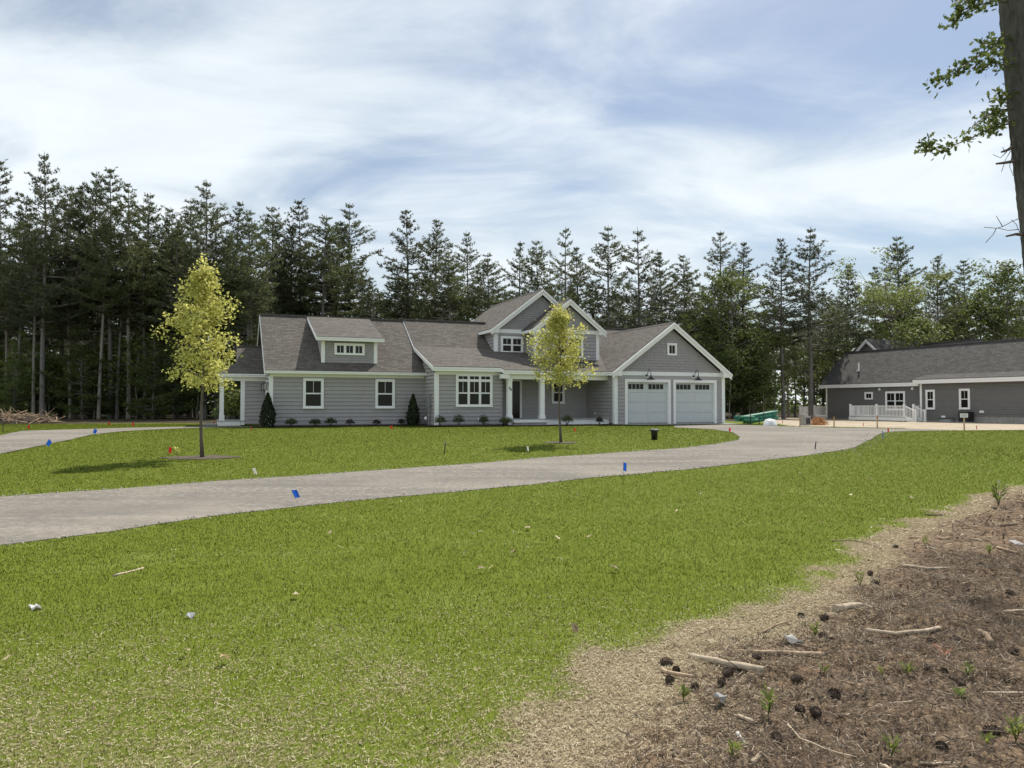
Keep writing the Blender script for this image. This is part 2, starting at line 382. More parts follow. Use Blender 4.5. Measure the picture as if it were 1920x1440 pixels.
# how far inside the lawn: behind its rear edge, off the house bed, off the dirt
rear = np.interp(fx, np.r_[lawn_back[:, 0], -10, -4, 22, 30, 200], np.r_[lawn_back[:, 1], 47.5, 54, 60, 41, 41]) - fy
rear = np.where(fx > 14, np.minimum(rear, 42.0 + 0 * fx - fy + np.where(fx < 30, (30 - fx) * .35, 0)), rear)
d_lawn = np.minimum(np.minimum(-d_dirt, rear), -d_sand)
tuftn = fbm(fx, fy, .9, 21)
straw = np.clip(ss(-.50, .16, d_dirt + (fbm(fx, fy, 2.2, 31) - .5) * .7) + .46 * ss(6.6, 2.6, fy + (fbm(fx, fy, 1.6, 37) - .5) * 1.6) * (d_dirt < .3) + .10 * ss(.6, .78, tuftn) * ss(16, 8, fy), 0, 1)
dirtm = ss(-.02, .42, d_dirt)
lump = (fbm(fx, fy, 2.1, 5, 4) - .5) * .13 + (fbm(fx, fy, 7, 9, 3) - .5) * .08
fz = gz(fx, fy) + lump * ss(-.25, .5, d_dirt) * ss(40, 12, fy) + (fbm(fx, fy, 3, 41, 3) - .5) * .03 * (d_lawn > 0) * ss(14, 6, fy) * ss(-.05, -.5, d_drive)
fz = fz - .06 * ss(.1, .45, d_drive)
def ground_mat():
    m, nt, o = mk('turf_and_soil')
    tcx = nd(nt, 'ShaderNodeTexCoord'); P = tcx.outputs['Object']
    A = lambda n: nd(nt, 'ShaderNodeAttribute', attribute_name=n).outputs['Fac']
    def sharpen(a, sc, w=.35):
        n = noise_out(nt, sc, 4, vec=P, rough=.7); x = nd(nt, 'ShaderNodeMath', operation='MULTIPLY_ADD'); nt.links.new(n, x.inputs[0]); x.inputs[1].default_value = 1.1; nt.links.new(a, x.inputs[2])
        r = nd(nt, 'ShaderNodeMapRange', interpolation_type='SMOOTHSTEP'); nt.links.new(x.outputs[0], r.inputs[0]); r.inputs[1].default_value = 1.05 - w * .7; r.inputs[2].default_value = 1.05 + w * .7; return r.outputs[0]
    ng = noise_out(nt, 26, 5, vec=P, rough=.75); nb = noise_out(nt, .22, 4, vec=P); nm = noise_out(nt, 1.1, 4, vec=P)
    g = ramp(nt, ng, [(.28, (.094, .128, .012)), (.5, (.124, .160, .017)), (.72, (.160, .190, .030))])
    g = mixc(nt, ramp(nt, nb, [(.36, (0, 0, 0)), (.64, (.6, .6, .6))]), g, (.116, .142, .014))
    g = mixc(nt, ramp(nt, nm, [(.5, (0, 0, 0)), (.75, (.32, .32, .32))]), g, (.21, .245, .06))
    nsn = noise_out(nt, 34, 5, vec=P, rough=.8)
    s = ramp(nt, nsn, [(.3, (.050, .036, .025)), (.46, (.15, .115, .070)), (.60, (.33, .265, .165)), (.8, (.54, .46, .32))])
    c = mixc(nt, sharpen(A('straw'), 14), g, s)
    nd1 = noise_out(nt, 24, 6, vec=P, rough=.78); nd2 = noise_out(nt, 1.6, 3, vec=P)
    d = ramp(nt, nd1, [(.3, (.032, .023, .016)), (.46, (.125, .087, .056)), (.60, (.235, .172, .112)), (.78, (.36, .29, .215))])
    d = mixc(nt, ramp(nt, nd2, [(.48, (0, 0, 0)), (.72, (.45, .45, .45))]), d, (.21, .128, .078))
    c = mixc(nt, sharpen(A('dirt'), 6, .5), c, d)
    nf = noise_out(nt, 2.5, 5, vec=P, rough=.7)
    f = ramp(nt, nf, [(.3, (.022, .020, .012)), (.55, (.065, .052, .030)), (.75, (.10, .085, .045))])
    c = mixc(nt, A('forest'), c, f)
    nsd = noise_out(nt, .9, 5, vec=P, rough=.7)
    sa = ramp(nt, nsd, [(.3, (.26, .215, .16)), (.5, (.39, .325, .24)), (.7, (.49, .42, .32))])
    c = mixc(nt, A('sand'), c, sa)
    principled(nt, o, c, .95, ng, .35, .03, .1); return m
gm = ground_mat()
forestm = ss(-.4, .5, -rear) * (d_sand < 0) * (fy > 20)
sandm = ss(-.25, .35, d_sand)
nx, ny = len(gx), len(gy)
qi = (np.arange(ny - 1)[:, None] * nx + np.arange(nx - 1)[None, :]).ravel()
quads = np.stack([qi, qi + 1, qi + nx + 1, qi + nx], 1)
def cell(a): return a[quads].mean(1)
cl, cd, cs = cell(d_lawn), cell(d_dirt), cell(d_sand)
kinds = np.where(cs > 0, 2, np.where(cl > 0, 0, np.where((cd > 0) & (cell(fy) < 34), 1, 3)))
for k, nm_ in enumerate(('lawn', 'bare_soil_ground', 'sandy_ground', 'forest_floor')):
    q = quads[kinds == k]
    if not len(q): continue
    ids, inv = np.unique(q.ravel(), return_inverse=True)
    me = bpy.data.meshes.new(nm_); me.vertices.add(len(ids)); me.vertices.foreach_set('co', np.stack([fx[ids], fy[ids], fz[ids]], 1).astype(np.float32).ravel())
    me.loops.add(len(inv)); me.loops.foreach_set('vertex_index', inv.astype(np.int32))
    me.polygons.add(len(q)); me.polygons.foreach_set('loop_start', np.arange(len(q), dtype=np.int32) * 4); me.polygons.foreach_set('loop_total', np.full(len(q), 4, np.int32))
    me.polygons.foreach_set('use_smooth', np.ones(len(q), bool))
    for an, arr in (('straw', straw), ('dirt', dirtm), ('forest', forestm), ('sand', sandm)):
        a = me.attributes.new(an, 'FLOAT', 'POINT'); a.data.foreach_set('value', arr[ids].astype(np.float32))
    me.materials.append(gm); me.update(calc_edges=True)
    tag(link_mesh(nm_, me), kind='structure')

# the driveway: gravel sheets over the ground, with a slightly uneven rim
def resample(line, step, jit=0, seed=0):
    out = []; rg = np.random.default_rng(seed)
    n = len(line)
    for i in range(n):
        a, b = line[i], line[(i + 1) % n]; L = np.hypot(*(b - a)); k = max(1, int(L / step)); nrm = np.array([-(b - a)[1], (b - a)[0]]) / max(L, 1e-6)
        for j in range(k): out.append(a + (b - a) * j / k + nrm * rg.uniform(-jit, jit))
    return np.array(out)
def sheet(name, poly, mat, lift, step=.7, jit=0, cellsz=1.2, seed=1):
    import bmesh
    bm = bmesh.new(); pts = resample(poly, step, jit, seed)
    f = bm.faces.new([bm.verts.new((p[0], p[1], 0)) for p in pts])
    x0, y0 = pts.min(0); x1, y1 = pts.max(0)
    for ax, lo, hi in ((0, x0, x1), (1, y0, y1)):
        t = math.floor(lo) + cellsz
        while t < hi:
            co = (t, 0, 0) if ax == 0 else (0, t, 0); no = (1, 0, 0) if ax == 0 else (0, 1, 0)
            bmesh.ops.bisect_plane(bm, geom=bm.verts[:] + bm.edges[:] + bm.faces[:], plane_co=co, plane_no=no); t += cellsz
    bmesh.ops.triangulate(bm, faces=bm.faces[:])
    for v in bm.verts: v.co.z = gzf(v.co.x, v.co.y) + lift
    bmesh.ops.recalc_face_normals(bm, faces=bm.faces[:])
    if sum(f.normal.z for f in bm.faces) < 0: bmesh.ops.reverse_faces(bm, faces=bm.faces[:])
    me = bpy.data.meshes.new(name); bm.to_mesh(me); bm.free(); me.materials.append(mat)
    return tag(link_mesh(name, me), kind='structure')
def gravel_mat():
    m, nt, o = mk('packed_gravel'); P = nd(nt, 'ShaderNodeTexCoord').outputs['Object']
    a = noise_out(nt, 38, 4, vec=P, rough=.8)
    mp = nd(nt, 'ShaderNodeMapping'); nt.links.new(P, mp.inputs[0]); mp.inputs['Rotation'].default_value = (0, 0, R(-24)); mp.inputs['Scale'].default_value = (.12, 1.1, 1)
    b = noise_out(nt, 1.5, 5, vec=mp.outputs[0], rough=.6); c0 = noise_out(nt, .35, 4, vec=P)
    a = mixc(nt, .5, a, noise_out(nt, 9, 4, vec=P, rough=.75)); c = ramp(nt, a, [(.34, (.08, .073, .066)), (.5, (.215, .191, .163)), (.66, (.40, .36, .305))])
    c = mixc(nt, ramp(nt, b, [(.38, (.7, .7, .7)), (.58, (0, 0, 0))]), c, (.145, .135, .122))
    c = mixc(nt, ramp(nt, c0, [(.45, (0, 0, 0)), (.7, (.5, .5, .5))]), c, (.32, .285, .235))
    principled(nt, o, c, .95, a, .5, .02, .12); return m
GRV = gravel_mat()
sheet('driveway', drive_poly, GRV, .006, .6, .05, 1.2, 2)
sheet('path', left_drive, GRV, .008, .6, .05, 1.2, 3)
# stones along the driveway rims
def stones(name, lines, n, seed):
    rg = np.random.default_rng(seed); oct_ = np.array([[1, 0, 0], [0, 1, 0], [-1, 0, 0], [0, -1, 0], [0, 0, .8], [0, 0, -.3]])
    tris = [(0, 1, 4), (1, 2, 4), (2, 3, 4), (3, 0, 4)]
    V = []; T = []
    for ln, w, share in lines:
        seg = np.hypot(*np.diff(ln, axis=0).T); cum = np.r_[0, np.cumsum(seg)]
        for _ in range(int(n * share)):
            t = rg.uniform(0, cum[-1]); i = min(np.searchsorted(cum, t) - 1, len(seg) - 1); i = max(i, 0); p = ln[i] + (ln[i + 1] - ln[i]) * (t - cum[i]) / seg[i]
            p = p + rg.normal(0, w, 2); r = rg.uniform(.006, .019) * (1 + p[1] * .012)
            q = oct_ * rg.uniform(.6, 1.3, (6, 1)) * r; a = rg.uniform(0, 6.28); c, s = math.cos(a), math.sin(a)
            q = np.stack([q[:, 0] * c - q[:, 1] * s, q[:, 0] * s + q[:, 1] * c, q[:, 2]], 1) + [p[0], p[1], gzf(*p) + .012]
            t_ = rg.uniform(0, 1)
            for tr in tris: V += [q[tr[0]], q[tr[1]], q[tr[2]]]; T += [t_] * 3
    tag(link_mesh(name, tri_mesh(name, np.array(V), T, M['gravel'])), 'loose pale stones along the rims of the gravel drive', 'gravel', kind='stuff')
stones('gravel', [(w_near[:13], .07, .34), (w_far, .07, .34), (w_near[12:], .35, .32)], 1700, 4)
# dark beds along the house front and under the two young trees
sheet('mulch_bed', np.array([hpt(-.9, 2.3), hpt(-.9, -.95), hpt(7.0, -.95), hpt(7.1, -3.0), hpt(11.2, -3.35), hpt(11.4, -3.9), hpt(17.2, -4.0), hpt(17.2, 0), hpt(8, 0), hpt(0, .2)]), M['mulch'], .03, .5, .06, 1.5, 5)
T1 = ground_at(378, 858); T2 = ground_at(1050, 830)
def ring(c, rx, ry, seed):
    a = np.linspace(0, 2 * math.pi, 40, endpoint=False); return np.stack([c.x + rx * np.cos(a), c.y + ry * np.sin(a)], 1)
sheet('mulch_ring', ring(T1, .95, .55, 1), simple('gravelly_mulch', (.105, .088, .066), .6, 30, .95, .6, .1), .012, .12, .13, .6, 6)
sheet('mulch_ring', ring(T2, .55, .4, 1), bpy.data.materials['gravelly_mulch'], .012, .12, .10, .6, 7)
sheet('garage_apron', np.array([hpt(17.3, -3.25), hpt(24.6, -3.25), hpt(24.5, -4.6), hpt(18.0, -4.7)]), M['conc'], .03, .5, 0, 1.5, 8)

# grass: many single blades, thinner towards the bare strip
def fields(x, y):
    dd = sdist(dirt_poly, x, y); dd = dd + (fbm(x, y, 1.3, 3) - .5) * .5 * ss(0, 1.2, 1.6 - np.abs(dd))
    st = np.clip(ss(-.50, .16, dd + (fbm(x, y, 2.2, 31) - .5) * .7) + .46 * ss(6.6, 2.6, y + (fbm(x, y, 1.6, 37) - .5) * 1.6) * (dd < .3) + .10 * ss(.6, .78, fbm(x, y, .9, 21)) * ss(16, 8, y), 0, 1)
    dr = np.maximum(sdist(drive_poly, x, y), sdist(left_drive, x, y))
    z = gz(x, y) + ((fbm(x, y, 2.1, 5, 4) - .5) * .13 + (fbm(x, y, 7, 9, 3) - .5) * .08) * ss(-.25, .5, dd) * ss(40, 12, y) + (fbm(x, y, 3, 41, 3) - .5) * .03 * (dd < 0) * ss(14, 6, y)
    return dd, st, dr, z
def scatter(n, y0, y1, p=1.0):
    """random places in the wedge the lens can see, even over the ground"""
    y = np.sqrt(RNG.uniform(y0 ** 2, y1 ** 2, n)); x = RNG.uniform(-.92, .92, n) * y; return x, y
def blades(x, y, z, h, w, lean, tint):
    n = len(x); a = RNG.uniform(0, 2 * math.pi, n); b = RNG.uniform(0, 2 * math.pi, n); l = np.abs(RNG.normal(0, lean, n)) * h
    px, py = np.cos(a) * w / 2, np.sin(a) * w / 2
    v = np.stack([np.stack([x - px, y - py, z - .004], 1), np.stack([x + px, y + py, z - .004], 1),
                  np.stack([x + np.cos(b) * l, y + np.sin(b) * l, z + h], 1)], 1).reshape(-1, 3)
    return v, np.repeat(tint, 3)
V = []; T = []
n = 1200000; ky = .4; y = (2.7 ** ky + RNG.uniform(0, 1, n) * (42 ** ky - 2.7 ** ky)) ** (1 / ky); x = RNG.uniform(-.95, .95, n) * y; dd, st, dr, z = fields(x, y)
keep = (dd < .25) & (RNG.uniform(0, 1, n) > np.clip(st * 1.02, 0, .985)) & (dr < -.01)
u, vv = (x - HO.x) * HU.x + (y - HO.y) * HU.y, (x - HO.x) * HV.x + (y - HO.y) * HV.y
keep &= ~((vv > -.95) & (u > -.9) & (u < 25.5)) & ~((vv > -3.2) & (u > 7.1) & (u < 25.5)) & ~((vv > -4.0) & (u > 11.2) & (u < 25.5))
keep &= np.where(x > 14, y < 41.5, True) & (sdist(sand_poly, x, y) < 0)
for c, r in ((T1, .6), (T2, .42)): keep &= (np.hypot(x - c.x, y - c.y) > r) | (RNG.uniform(0, 1, n) < .22)
x, y, z = x[keep], y[keep], z[keep]; sk = st[keep]; hh = (.019 + .0001 * y) * RNG.uniform(.5, 1.25, len(x)) * (1 - .35 * sk)
tint = np.clip(.42 + RNG.normal(0, .13, len(x)) * (1 - .5 * ss(4, 12, y)) + (fbm(x, y, .35, 51) - .5) * .45 + (fbm(x, y, 1.7, 53) - .5) * .35, 0, .92)
dead = RNG.uniform(0, 1, len(x)) < .04 + .14 * sk; tint[dead] = RNG.uniform(.93, 1, dead.sum())
v, t = blades(x, y, z, hh, (.0010 + .00075 * y), .6, tint); V.append(v); T.append(t)
tag(link_mesh('grass', tri_mesh('grass', np.vstack(V), np.hstack(T), M['grass'])), 'short green blades of the newly sown lawn', 'grass', kind='stuff')
# straw left from sowing, and the chips and needles of the bare strip: thin pieces lying flat
def flat_bits(x, y, z, L, W, tint, tilt=.25):
    n = len(x); a = RNG.uniform(0, 2 * math.pi, n); c, s = np.cos(a) * L / 2, np.sin(a) * L / 2; px, py = -np.sin(a) * W / 2, np.cos(a) * W / 2
    dz = RNG.normal(0, tilt, n) * L / 2; zz_ = z + .006 + np.abs(dz)
    v = np.stack([np.stack([x - c - px, y - s - py, zz_ - dz], 1), np.stack([x - c + px, y - s + py, zz_ - dz + W * .3], 1),
                  np.stack([x + c + px, y + s + py, zz_ + dz + W * .3], 1), np.stack([x + c - px, y + s - py, zz_ + dz], 1)], 1).reshape(-1, 3)
    return v, np.repeat(tint, 4)
V = []; T = []
for n, y0, y1, L, W in ((150000, 2.7, 8, .022, .0024), (520000, 2.7, 6.6, .011, .0026), (50000, 8, 16, .045, .007)):
    x, y = scatter(n, y0, y1); dd, st, dr, z = fields(x, y)
    keep = (RNG.uniform(0, 1, n) < st * ss(1.05, .0, dd) * .62) & (dr < -.05); x, y, z = x[keep], y[keep], z[keep]
    v, t = flat_bits(x, y, z, L * RNG.uniform(.5, 1.6, len(x)), W * RNG.uniform(.7, 1.4, len(x)), np.clip(RNG.normal(.55, .25, len(x)), 0, 1), .3); V.append(v); T.append(t)
tag(link_mesh('straw', tri_mesh('straw', np.vstack(V), np.hstack(T), M['straw'], 4)), 'pale straw scattered where the lawn thins out', 'straw', kind='stuff')
V = []; T = []
for n, y0, y1, L, W in ((400000, 2.7, 8, .034, .0028), (9000, 2.7, 8, .030, .009), (80000, 8, 22, .08, .010), (4500, 2.7, 12, .14, .005)):
    x, y = scatter(n, y0, y1); dd, st, dr, z = fields(x, y)
    cl_ = fbm(x, y, 2.6, 61); keep = (dd > .05) & (RNG.uniform(0, 1, n) < ss(.0, .7, dd) * (.25 + .9 * cl_)); x, y, z = x[keep], y[keep], z[keep]
    v, t = flat_bits(x, y, z, L * RNG.uniform(.4, 1.7, len(x)), W * RNG.uniform(.6, 1.5, len(x)), np.clip(RNG.gamma(2.0, .16, len(x)), 0, 1), .3); V.append(v); T.append(t)
tag(link_mesh('litter', tri_mesh('litter', np.vstack(V), np.hstack(T), M['litter'], 4)), 'brown needles and wood chips strewn over the bare soil', 'litter', kind='stuff')

# clods and bark crumbs that roughen the bare soil
x, y = scatter(9000, 2.7, 13); dd, st, dr, z = fields(x, y); k = (dd > -.12) & (RNG.uniform(0, 1, len(x)) < ss(-.2, .5, dd) * (.2 + 1.1 * fbm(x, y, 1.8, 77))); x, y, z = x[k], y[k], z[k]
oc = np.array([[1, 0, 0], [0, 1, 0], [-1, 0, 0], [0, -1, 0], [0, 0, 1]]); rr = np.minimum(RNG.gamma(2, .0045, len(x)), .016)[:, None, None] + .003
pv = oc[None] * rr * RNG.uniform(.5, 1.4, (len(x), 5, 1)) * [1, 1, .7] + np.stack([x, y, z], 1)[:, None, :]
a_ = RNG.uniform(0, 1, (len(x), 1)); V = np.concatenate([pv[:, [i, (i + 1) % 4, 4]] for i in range(4)], 1).reshape(-1, 3); T = np.repeat(np.clip(RNG.gamma(2, .14, len(x)), 0, .8), 12)
tag(link_mesh('soil_clods', tri_mesh('soil_clods', V, T, M['litter'])), 'dark crumbs of soil and bark on the bare strip', 'soil', kind='stuff')

# ------------------------------------------------------------------ building kit (local axes: u along the front, v into depth, h up; heights h are relative to the lens)
class House:
    def __init__(s, name, loc, rz, dz, label, cat, siding, roofm, group=None):
        s.root = empty(name, loc, rz, label, cat, group); s.dz = dz; s.siding = siding; s.roofm = roofm
    def mb(s): return MB(s.dz)
    def part(s, name, mat, mbs, parent=None): return mbs.build(name, M[mat] if isinstance(mat, str) else mat, parent or s.root)
    def wall(s, o, d, ext, h0, h1, step=.19, thick=.12, first=0, shake=False, back=True):
        """o: (u,v) of s = 0; d: unit direction along the wall; the outside is to the right of d.  ext(h) -> (s0, s1)"""
        nx_, ny_ = d[1], -d[0]
        P = lambda t, n, h: (o[0] + d[0] * t + nx_ * n, o[1] + d[1] * t + ny_ * n, h)
        hs = [h0]
        while hs[-1] < h1 - 1e-4: hs.append(min(h1, hs[-1] + step))
        m = s.mb(); loop = [P(ext(h)[1], -.004, h) for h in (hs[0], hs[-1])] + [P(ext(h)[0], -.004, h) for h in (hs[-1], hs[0])]
        if abs(ext(hs[-1])[0] - ext(hs[-1])[1]) < .02: loop = loop[:2] + loop[3:]
        m.prism(loop, (-nx_ * thick, -ny_ * thick, 0))
        w = s.part('gable_wall' if shake else 'wall', s.siding if not shake else 'shake', m)
        if shake:
            k = s.mb(); rg = random.Random(int(h0 * 977 + o[0] * 31))
            for a, b in zip(hs[:-1], hs[1:]):
                s0, s1 = ext(a); t0, t1 = ext(b); t = s0
                while t < s1 - .01:
                    e = min(s1, t + rg.uniform(.10, .26)); th = rg.uniform(.024, .036); g = .004
                    q0, q1 = min(max(t + g, t0), t1), max(min(e - g, t1), t0); lo = a + rg.uniform(.010, .022)
                    k.add([P(t + g, 0, lo), P(e - g, 0, lo), P(q1, 0, b), P(q0, 0, b), P(t + g, th, lo), P(e - g, th, lo), P(q1, .004, b), P(q0, .004, b)],
                          [(4, 5, 6, 7), (0, 4, 7, 3), (1, 2, 6, 5), (0, 1, 5, 4)]); t = e
            x = s.part('shingles', 'shake', k, w); x['kind'] = 'stuff'
        else:
            for i, (a, b) in enumerate(zip(hs[:-1], hs[1:])):
                (s0, s1), (t0, t1) = ext(a), ext(b)
                if s1 - s0 < .02: continue
                k = s.mb(); th = .038; a += .02 if i else 0
                k.add([P(s0, 0, a), P(s1, 0, a), P(t1, 0, b), P(t0, 0, b), P(s0, th, a), P(s1, th, a), P(t1, .007, b), P(t0, .007, b)],
                      [(4, 5, 6, 7), (0, 4, 7, 3), (1, 2, 6, 5), (0, 1, 5, 4), (3, 7, 6, 2), (0, 3, 2, 1)])
                s.part('siding_board', s.siding, k, w)
        return w
    def slab(s, name, pts, th=.10, mat=None, uvdir=None):
        """roof plane: pts (u,v,h) of the top face, first edge along the eave; shingle coordinates in metres from that edge"""
        p = [Vector(q) for q in pts]; e = (p[1] - p[0]).normalized(); n = e.cross(p[-1] - p[0]).normalized()
        if n.z < 0: n = -n
        up = n.cross(e).normalized()
        if up.z < 0: up = -up
        uv = [((q - p[0]).dot(e) + 3, (q - p[0]).dot(up) + 1) for q in p]; k = len(p); m = s.mb()
        low = [tuple(q - n * th) for q in p]
        m.add([tuple(q) for q in p] + low, [tuple(range(k))] + [tuple(range(2 * k - 1, k - 1, -1))] + [(i, i + k, (i + 1) % k + k, (i + 1) % k) for i in range(k)],
              [uv] + [[(0, .03)] * k] + [[(0, .03)] * 4] * k)
        return s.part(name, mat or s.roofm, m)
    def board(s, name, a, b, w, t, down=True, mat='white', nrm=None, parent=None):
        """flat trim from a to b (both (u,v,h)), w wide hanging below the line, t thick along nrm"""
        a, b = Vector(a), Vector(b); n = Vector(nrm) * t
        m = s.mb(); m.prism([tuple(a), tuple(b), tuple(b - Vector((0, 0, w))), tuple(a - Vector((0, 0, w)))], tuple(n)); return s.part(name, mat, m, parent)
    def rake(s, peak, eave, vfront):
        """doubled white barge boards from eave to peak on a gable facing -v, plus the soffit behind"""
        for (w, dn, pr) in ((.13, 0, .10), (.20, .115, .03)):
            s.board('rake_board', (eave[0], vfront, eave[1] - dn), (peak[0], vfront, peak[1] - dn), w, pr, nrm=(0, -1, 0))
    def window(s, u0, u1, h0, h1, v, cols=1, kind='double_hung', cas=.10, sill=True, panes=(2, 1), screen=True, transom=0, label=None):
        """white cased window on a wall facing -v at depth v; cols sashes side by side"""
        f = s.mb(); y0, y1 = v - .055, v - .001
        f.box(u0, u1, y0, y1, h1 - cas, h1); f.box(u0, u0 + cas, y0, y1, h0, h1 - cas); f.box(u1 - cas, u1, y0, y1, h0, h1 - cas)
        f.box(u0 + cas, u1 - cas, y0, y1, h0, h0 + cas * .8)
        if sill: f.box(u0 - .02, u1 + .02, v - .085, v - .056, h0 - .02, h0 + .03)
        cw = .055; W = (u1 - u0 - 2 * cas - cw * (cols - 1)) / cols; hb, ht = h0 + cas * .8, h1 - cas
        for i in range(1, cols): f.box(u0 + cas + i * W + (i - 1) * cw, u0 + cas + i * (W + cw), v - .05, y1, hb, ht)
        if transom: f.box(u0 + cas, u1 - cas, v - .049, y1, ht - transom - .06, ht - transom)
        w = s.part('window', 'white', f)
        if label: w['label'] = label
        for i in range(cols):
            a = u0 + cas + i * (W + cw); b = a + W; rows = []
            top = ht - transom - .06 if transom else ht
            if transom: rows.append((ht - transom, ht, panes[0]))
            if kind == 'double_hung':
                mid = (hb + top) / 2 + .0; rows += [(mid, top, panes[0]), (hb, mid, panes[1])]
            else: rows.append((hb, top, panes[0]))
            for (p, q, n) in rows:
                r = .034; g = s.mb(); sv = v - .040 if q == (rows[-1][1]) else v - .044
                g.box(a + .002, b - .002, sv, v - .004, p + .001, p + r); g.box(a + .002, b - .002, sv, v - .004, q - r, q - .001)
                g.box(a + .002, a + r, sv, v - .004, p + r, q - r); g.box(b - r, b - .002, sv, v - .004, p + r, q - r)
                s.part('sash', 'white', g, w)
                for j in range(n):
                    x0 = a + r + (b - a - 2 * r) * j / n; x1 = a + r + (b - a - 2 * r) * (j + 1) / n; e = .009
                    k = s.mb(); k.box(x0 + (e if j else 0), x1 - (e if j < n - 1 else 0), v - .022, v - .008, p + r, q - r)
                    s.part('pane', 'screen' if screen else 'glass', k, w)
                    if j: k = s.mb(); k.box(x0 - e, x0 + e, v - .030, v - .006, p + r, q - r); s.part('muntin', 'white' if n > 1 else 'black', k, w)
        return w
rect = lambda a, b: (lambda h: (a, b))

# ------------------------------------------------------------------ the grey house
HB = 1.10                                              # local z = h + HB
H = House('grey_house', (HO.x, HO.y, CAMZ - HB), HT, HB, 'large light grey clapboard house with white trim and two garage doors', 'house', 'siding', 'roof')
F = Vector
# foundations
m = H.mb()
for a in ((0.03, 7.9, .03, 8), (7.8, 11.37, -2.02, .1), (17.4, 24.46, -3.17, 6.5), (11.4, 17.4, .02, 8)): m.box(a[0], a[1], a[2], a[3], -1.4, -1.0)
H.part('foundation', 'conc', m)
# --- left wing
H.wall((0, 0), (1, 0), rect(.16, 7.77), -1.02, 1.40)
H.wall((0, 7.9), (0, -1), lambda h: (max(0, (h - 1.74) / .731), 7.9 - max(0, (h - 1.74) / .731)), -1.02, 4.5)   # end wall facing left
H.board('frieze_board', (.0, -.004, 1.50), (7.76, -.004, 1.50), .14, .03, nrm=(0, -1, 0))
m = H.mb(); m.box(-.02, .16, -.035, -.002, -1.03, 1.36); m.box(-.035, -.002, -.034, .15, -1.03, 1.36); H.part('corner_board', 'white', m)
eL, rL, sL = (-.35, 1.66), (4.0, 4.84), .731
H.slab('roof', [(-.25, -.35, 1.66), (7.72, -.35, 1.66), (7.72, 4, 4.84), (-.25, 4, 4.84)])
H.slab('roof', [(7.72, 8.35, 1.66), (-.25, 8.35, 1.66), (-.25, 4.0, 4.84), (7.72, 4.0, 4.84)])
m = H.mb(); m.box(-.25, 7.74, 3.86, 4.14, 4.79, 4.862); H.part('ridge_cap', 'ridge', m)
m = H.mb(); m.box(-.27, 7.76, -.375, -.30, 1.50, 1.60); m.box(-.27, 7.76, -.395, -.33, 1.585, 1.635); H.part('fascia', 'white', m)
m = H.mb(); m.box(-.25, 7.76, -.30, -.002, 1.500, 1.52); H.part('soffit', 'white', m)
for va, ha, vb, hb in ((-.35, 1.62, 4, 4.80), (8.35, 1.62, 4, 4.80)): H.board('rake_board', (-.252, va, ha), (-.252, vb, hb), .20, .03, nrm=(-1, 0, 0))
H.window(1.57, 2.57, -.20, 1.29, -.036); H.window(5.16, 6.17, -.20, 1.29, -.036)
# shed dormer
H.slab('roof', [(2.22, -.05, 3.40), (5.60, -.05, 3.40), (5.60, 3.95, 4.845), (2.22, 3.95, 4.845)], .08)
m = H.mb(); m.box(2.20, 5.62, -.085, -.03, 3.20, 3.32); m.box(2.20, 5.62, -.105, -.05, 3.305, 3.37); H.part('fascia', 'white', m)
m = H.mb(); m.box(2.3, 5.52, -.03, .28, 3.205, 3.225); H.part('soffit', 'white', m)
H.wall((2.5, .30), (1, 0), rect(.14, 2.66), 2.10, 3.20, .13, shake=True)
for a, b in ((2.48, 2.66), (5.14, 5.32)):
    m = H.mb(); m.box(a, b, .255, .30, 2.06, 3.2); H.part('corner_board', 'white', m)
m = H.mb(); m.prism([(2.5, .31, 2.08), (2.5, .31, 3.3), (2.5, 3.7, 4.70)], (.1, 0, 0)); m.prism([(5.22, .31, 2.08), (5.22, .31, 3.3), (5.22, 3.7, 4.70)], (.1, 0, 0)); H.part('dormer_side_wall', 'siding', m)
for u in (2.22,): H.board('rake_board', (u - .002, -.05, 3.36), (u - .002, 3.9, 4.79), .17, .03, nrm=(-1, 0, 0))
H.window(3.13, 4.66, 2.51, 3.11, .276, cols=3, kind='fixed', cas=.09, sill=False, screen=False)
# --- projecting bay section
BV = -2.05
H.wall((7.78, BV), (1, 0), rect(.16, 3.58), -1.02, 1.58)
H.wall((7.78, .3), (0, -1), lambda h: (0, max(.01, min(2.19, .3 + 2.35 - max(0, (h - 1.72)) / .325 - (.3 if h > 1.7 else 0)))), -1.02, 2.4)
m = H.mb(); m.prism([(7.80, 0, 1.3), (7.80, 1.5, 3.0), (7.80, 1.5, 2.4), (7.80, 0, 1.25)], (.1, 0, 0)); H.part('wall', 'siding', m)
m = H.mb(); m.box(7.755, 7.94, BV - .035, BV - .002, -1.04, 1.58); m.box(7.743, 7.776, BV - .034, BV + .14, -1.04, 1.58); H.part('corner_board', 'white', m)
H.board('frieze_board', (7.76, BV - .004, 1.66), (11.36, BV - .004, 1.66), .16, .03, nrm=(0, -1, 0))
lo = lambda v: 1.90 + .325 * (v + 2.35)
BK = 1.55; hk = lo(BK)                                  # the kink between the shallow and the steep roof
H.slab('roof', [(7.58, -2.35, 1.90), (11.20, -2.35, 1.90), (11.20, BK, hk), (7.58, BK, hk)])
H.slab('roof', [(7.58, BK, hk), (22.6, BK, hk), (22.6, 4.0, 4.90), (7.58, 4.0, 4.90)])
H.slab('roof', [(22.6, 8.4, 1.7), (7.58, 8.4, 1.7), (7.58, 4.0, 4.90), (22.6, 4.0, 4.90)])
for a, b in ((7.58, 12.6), (18.2, 22.6)):
    m = H.mb(); m.box(a, b, 3.86, 4.14, 4.85, 4.925); H.part('ridge_cap', 'ridge', m)
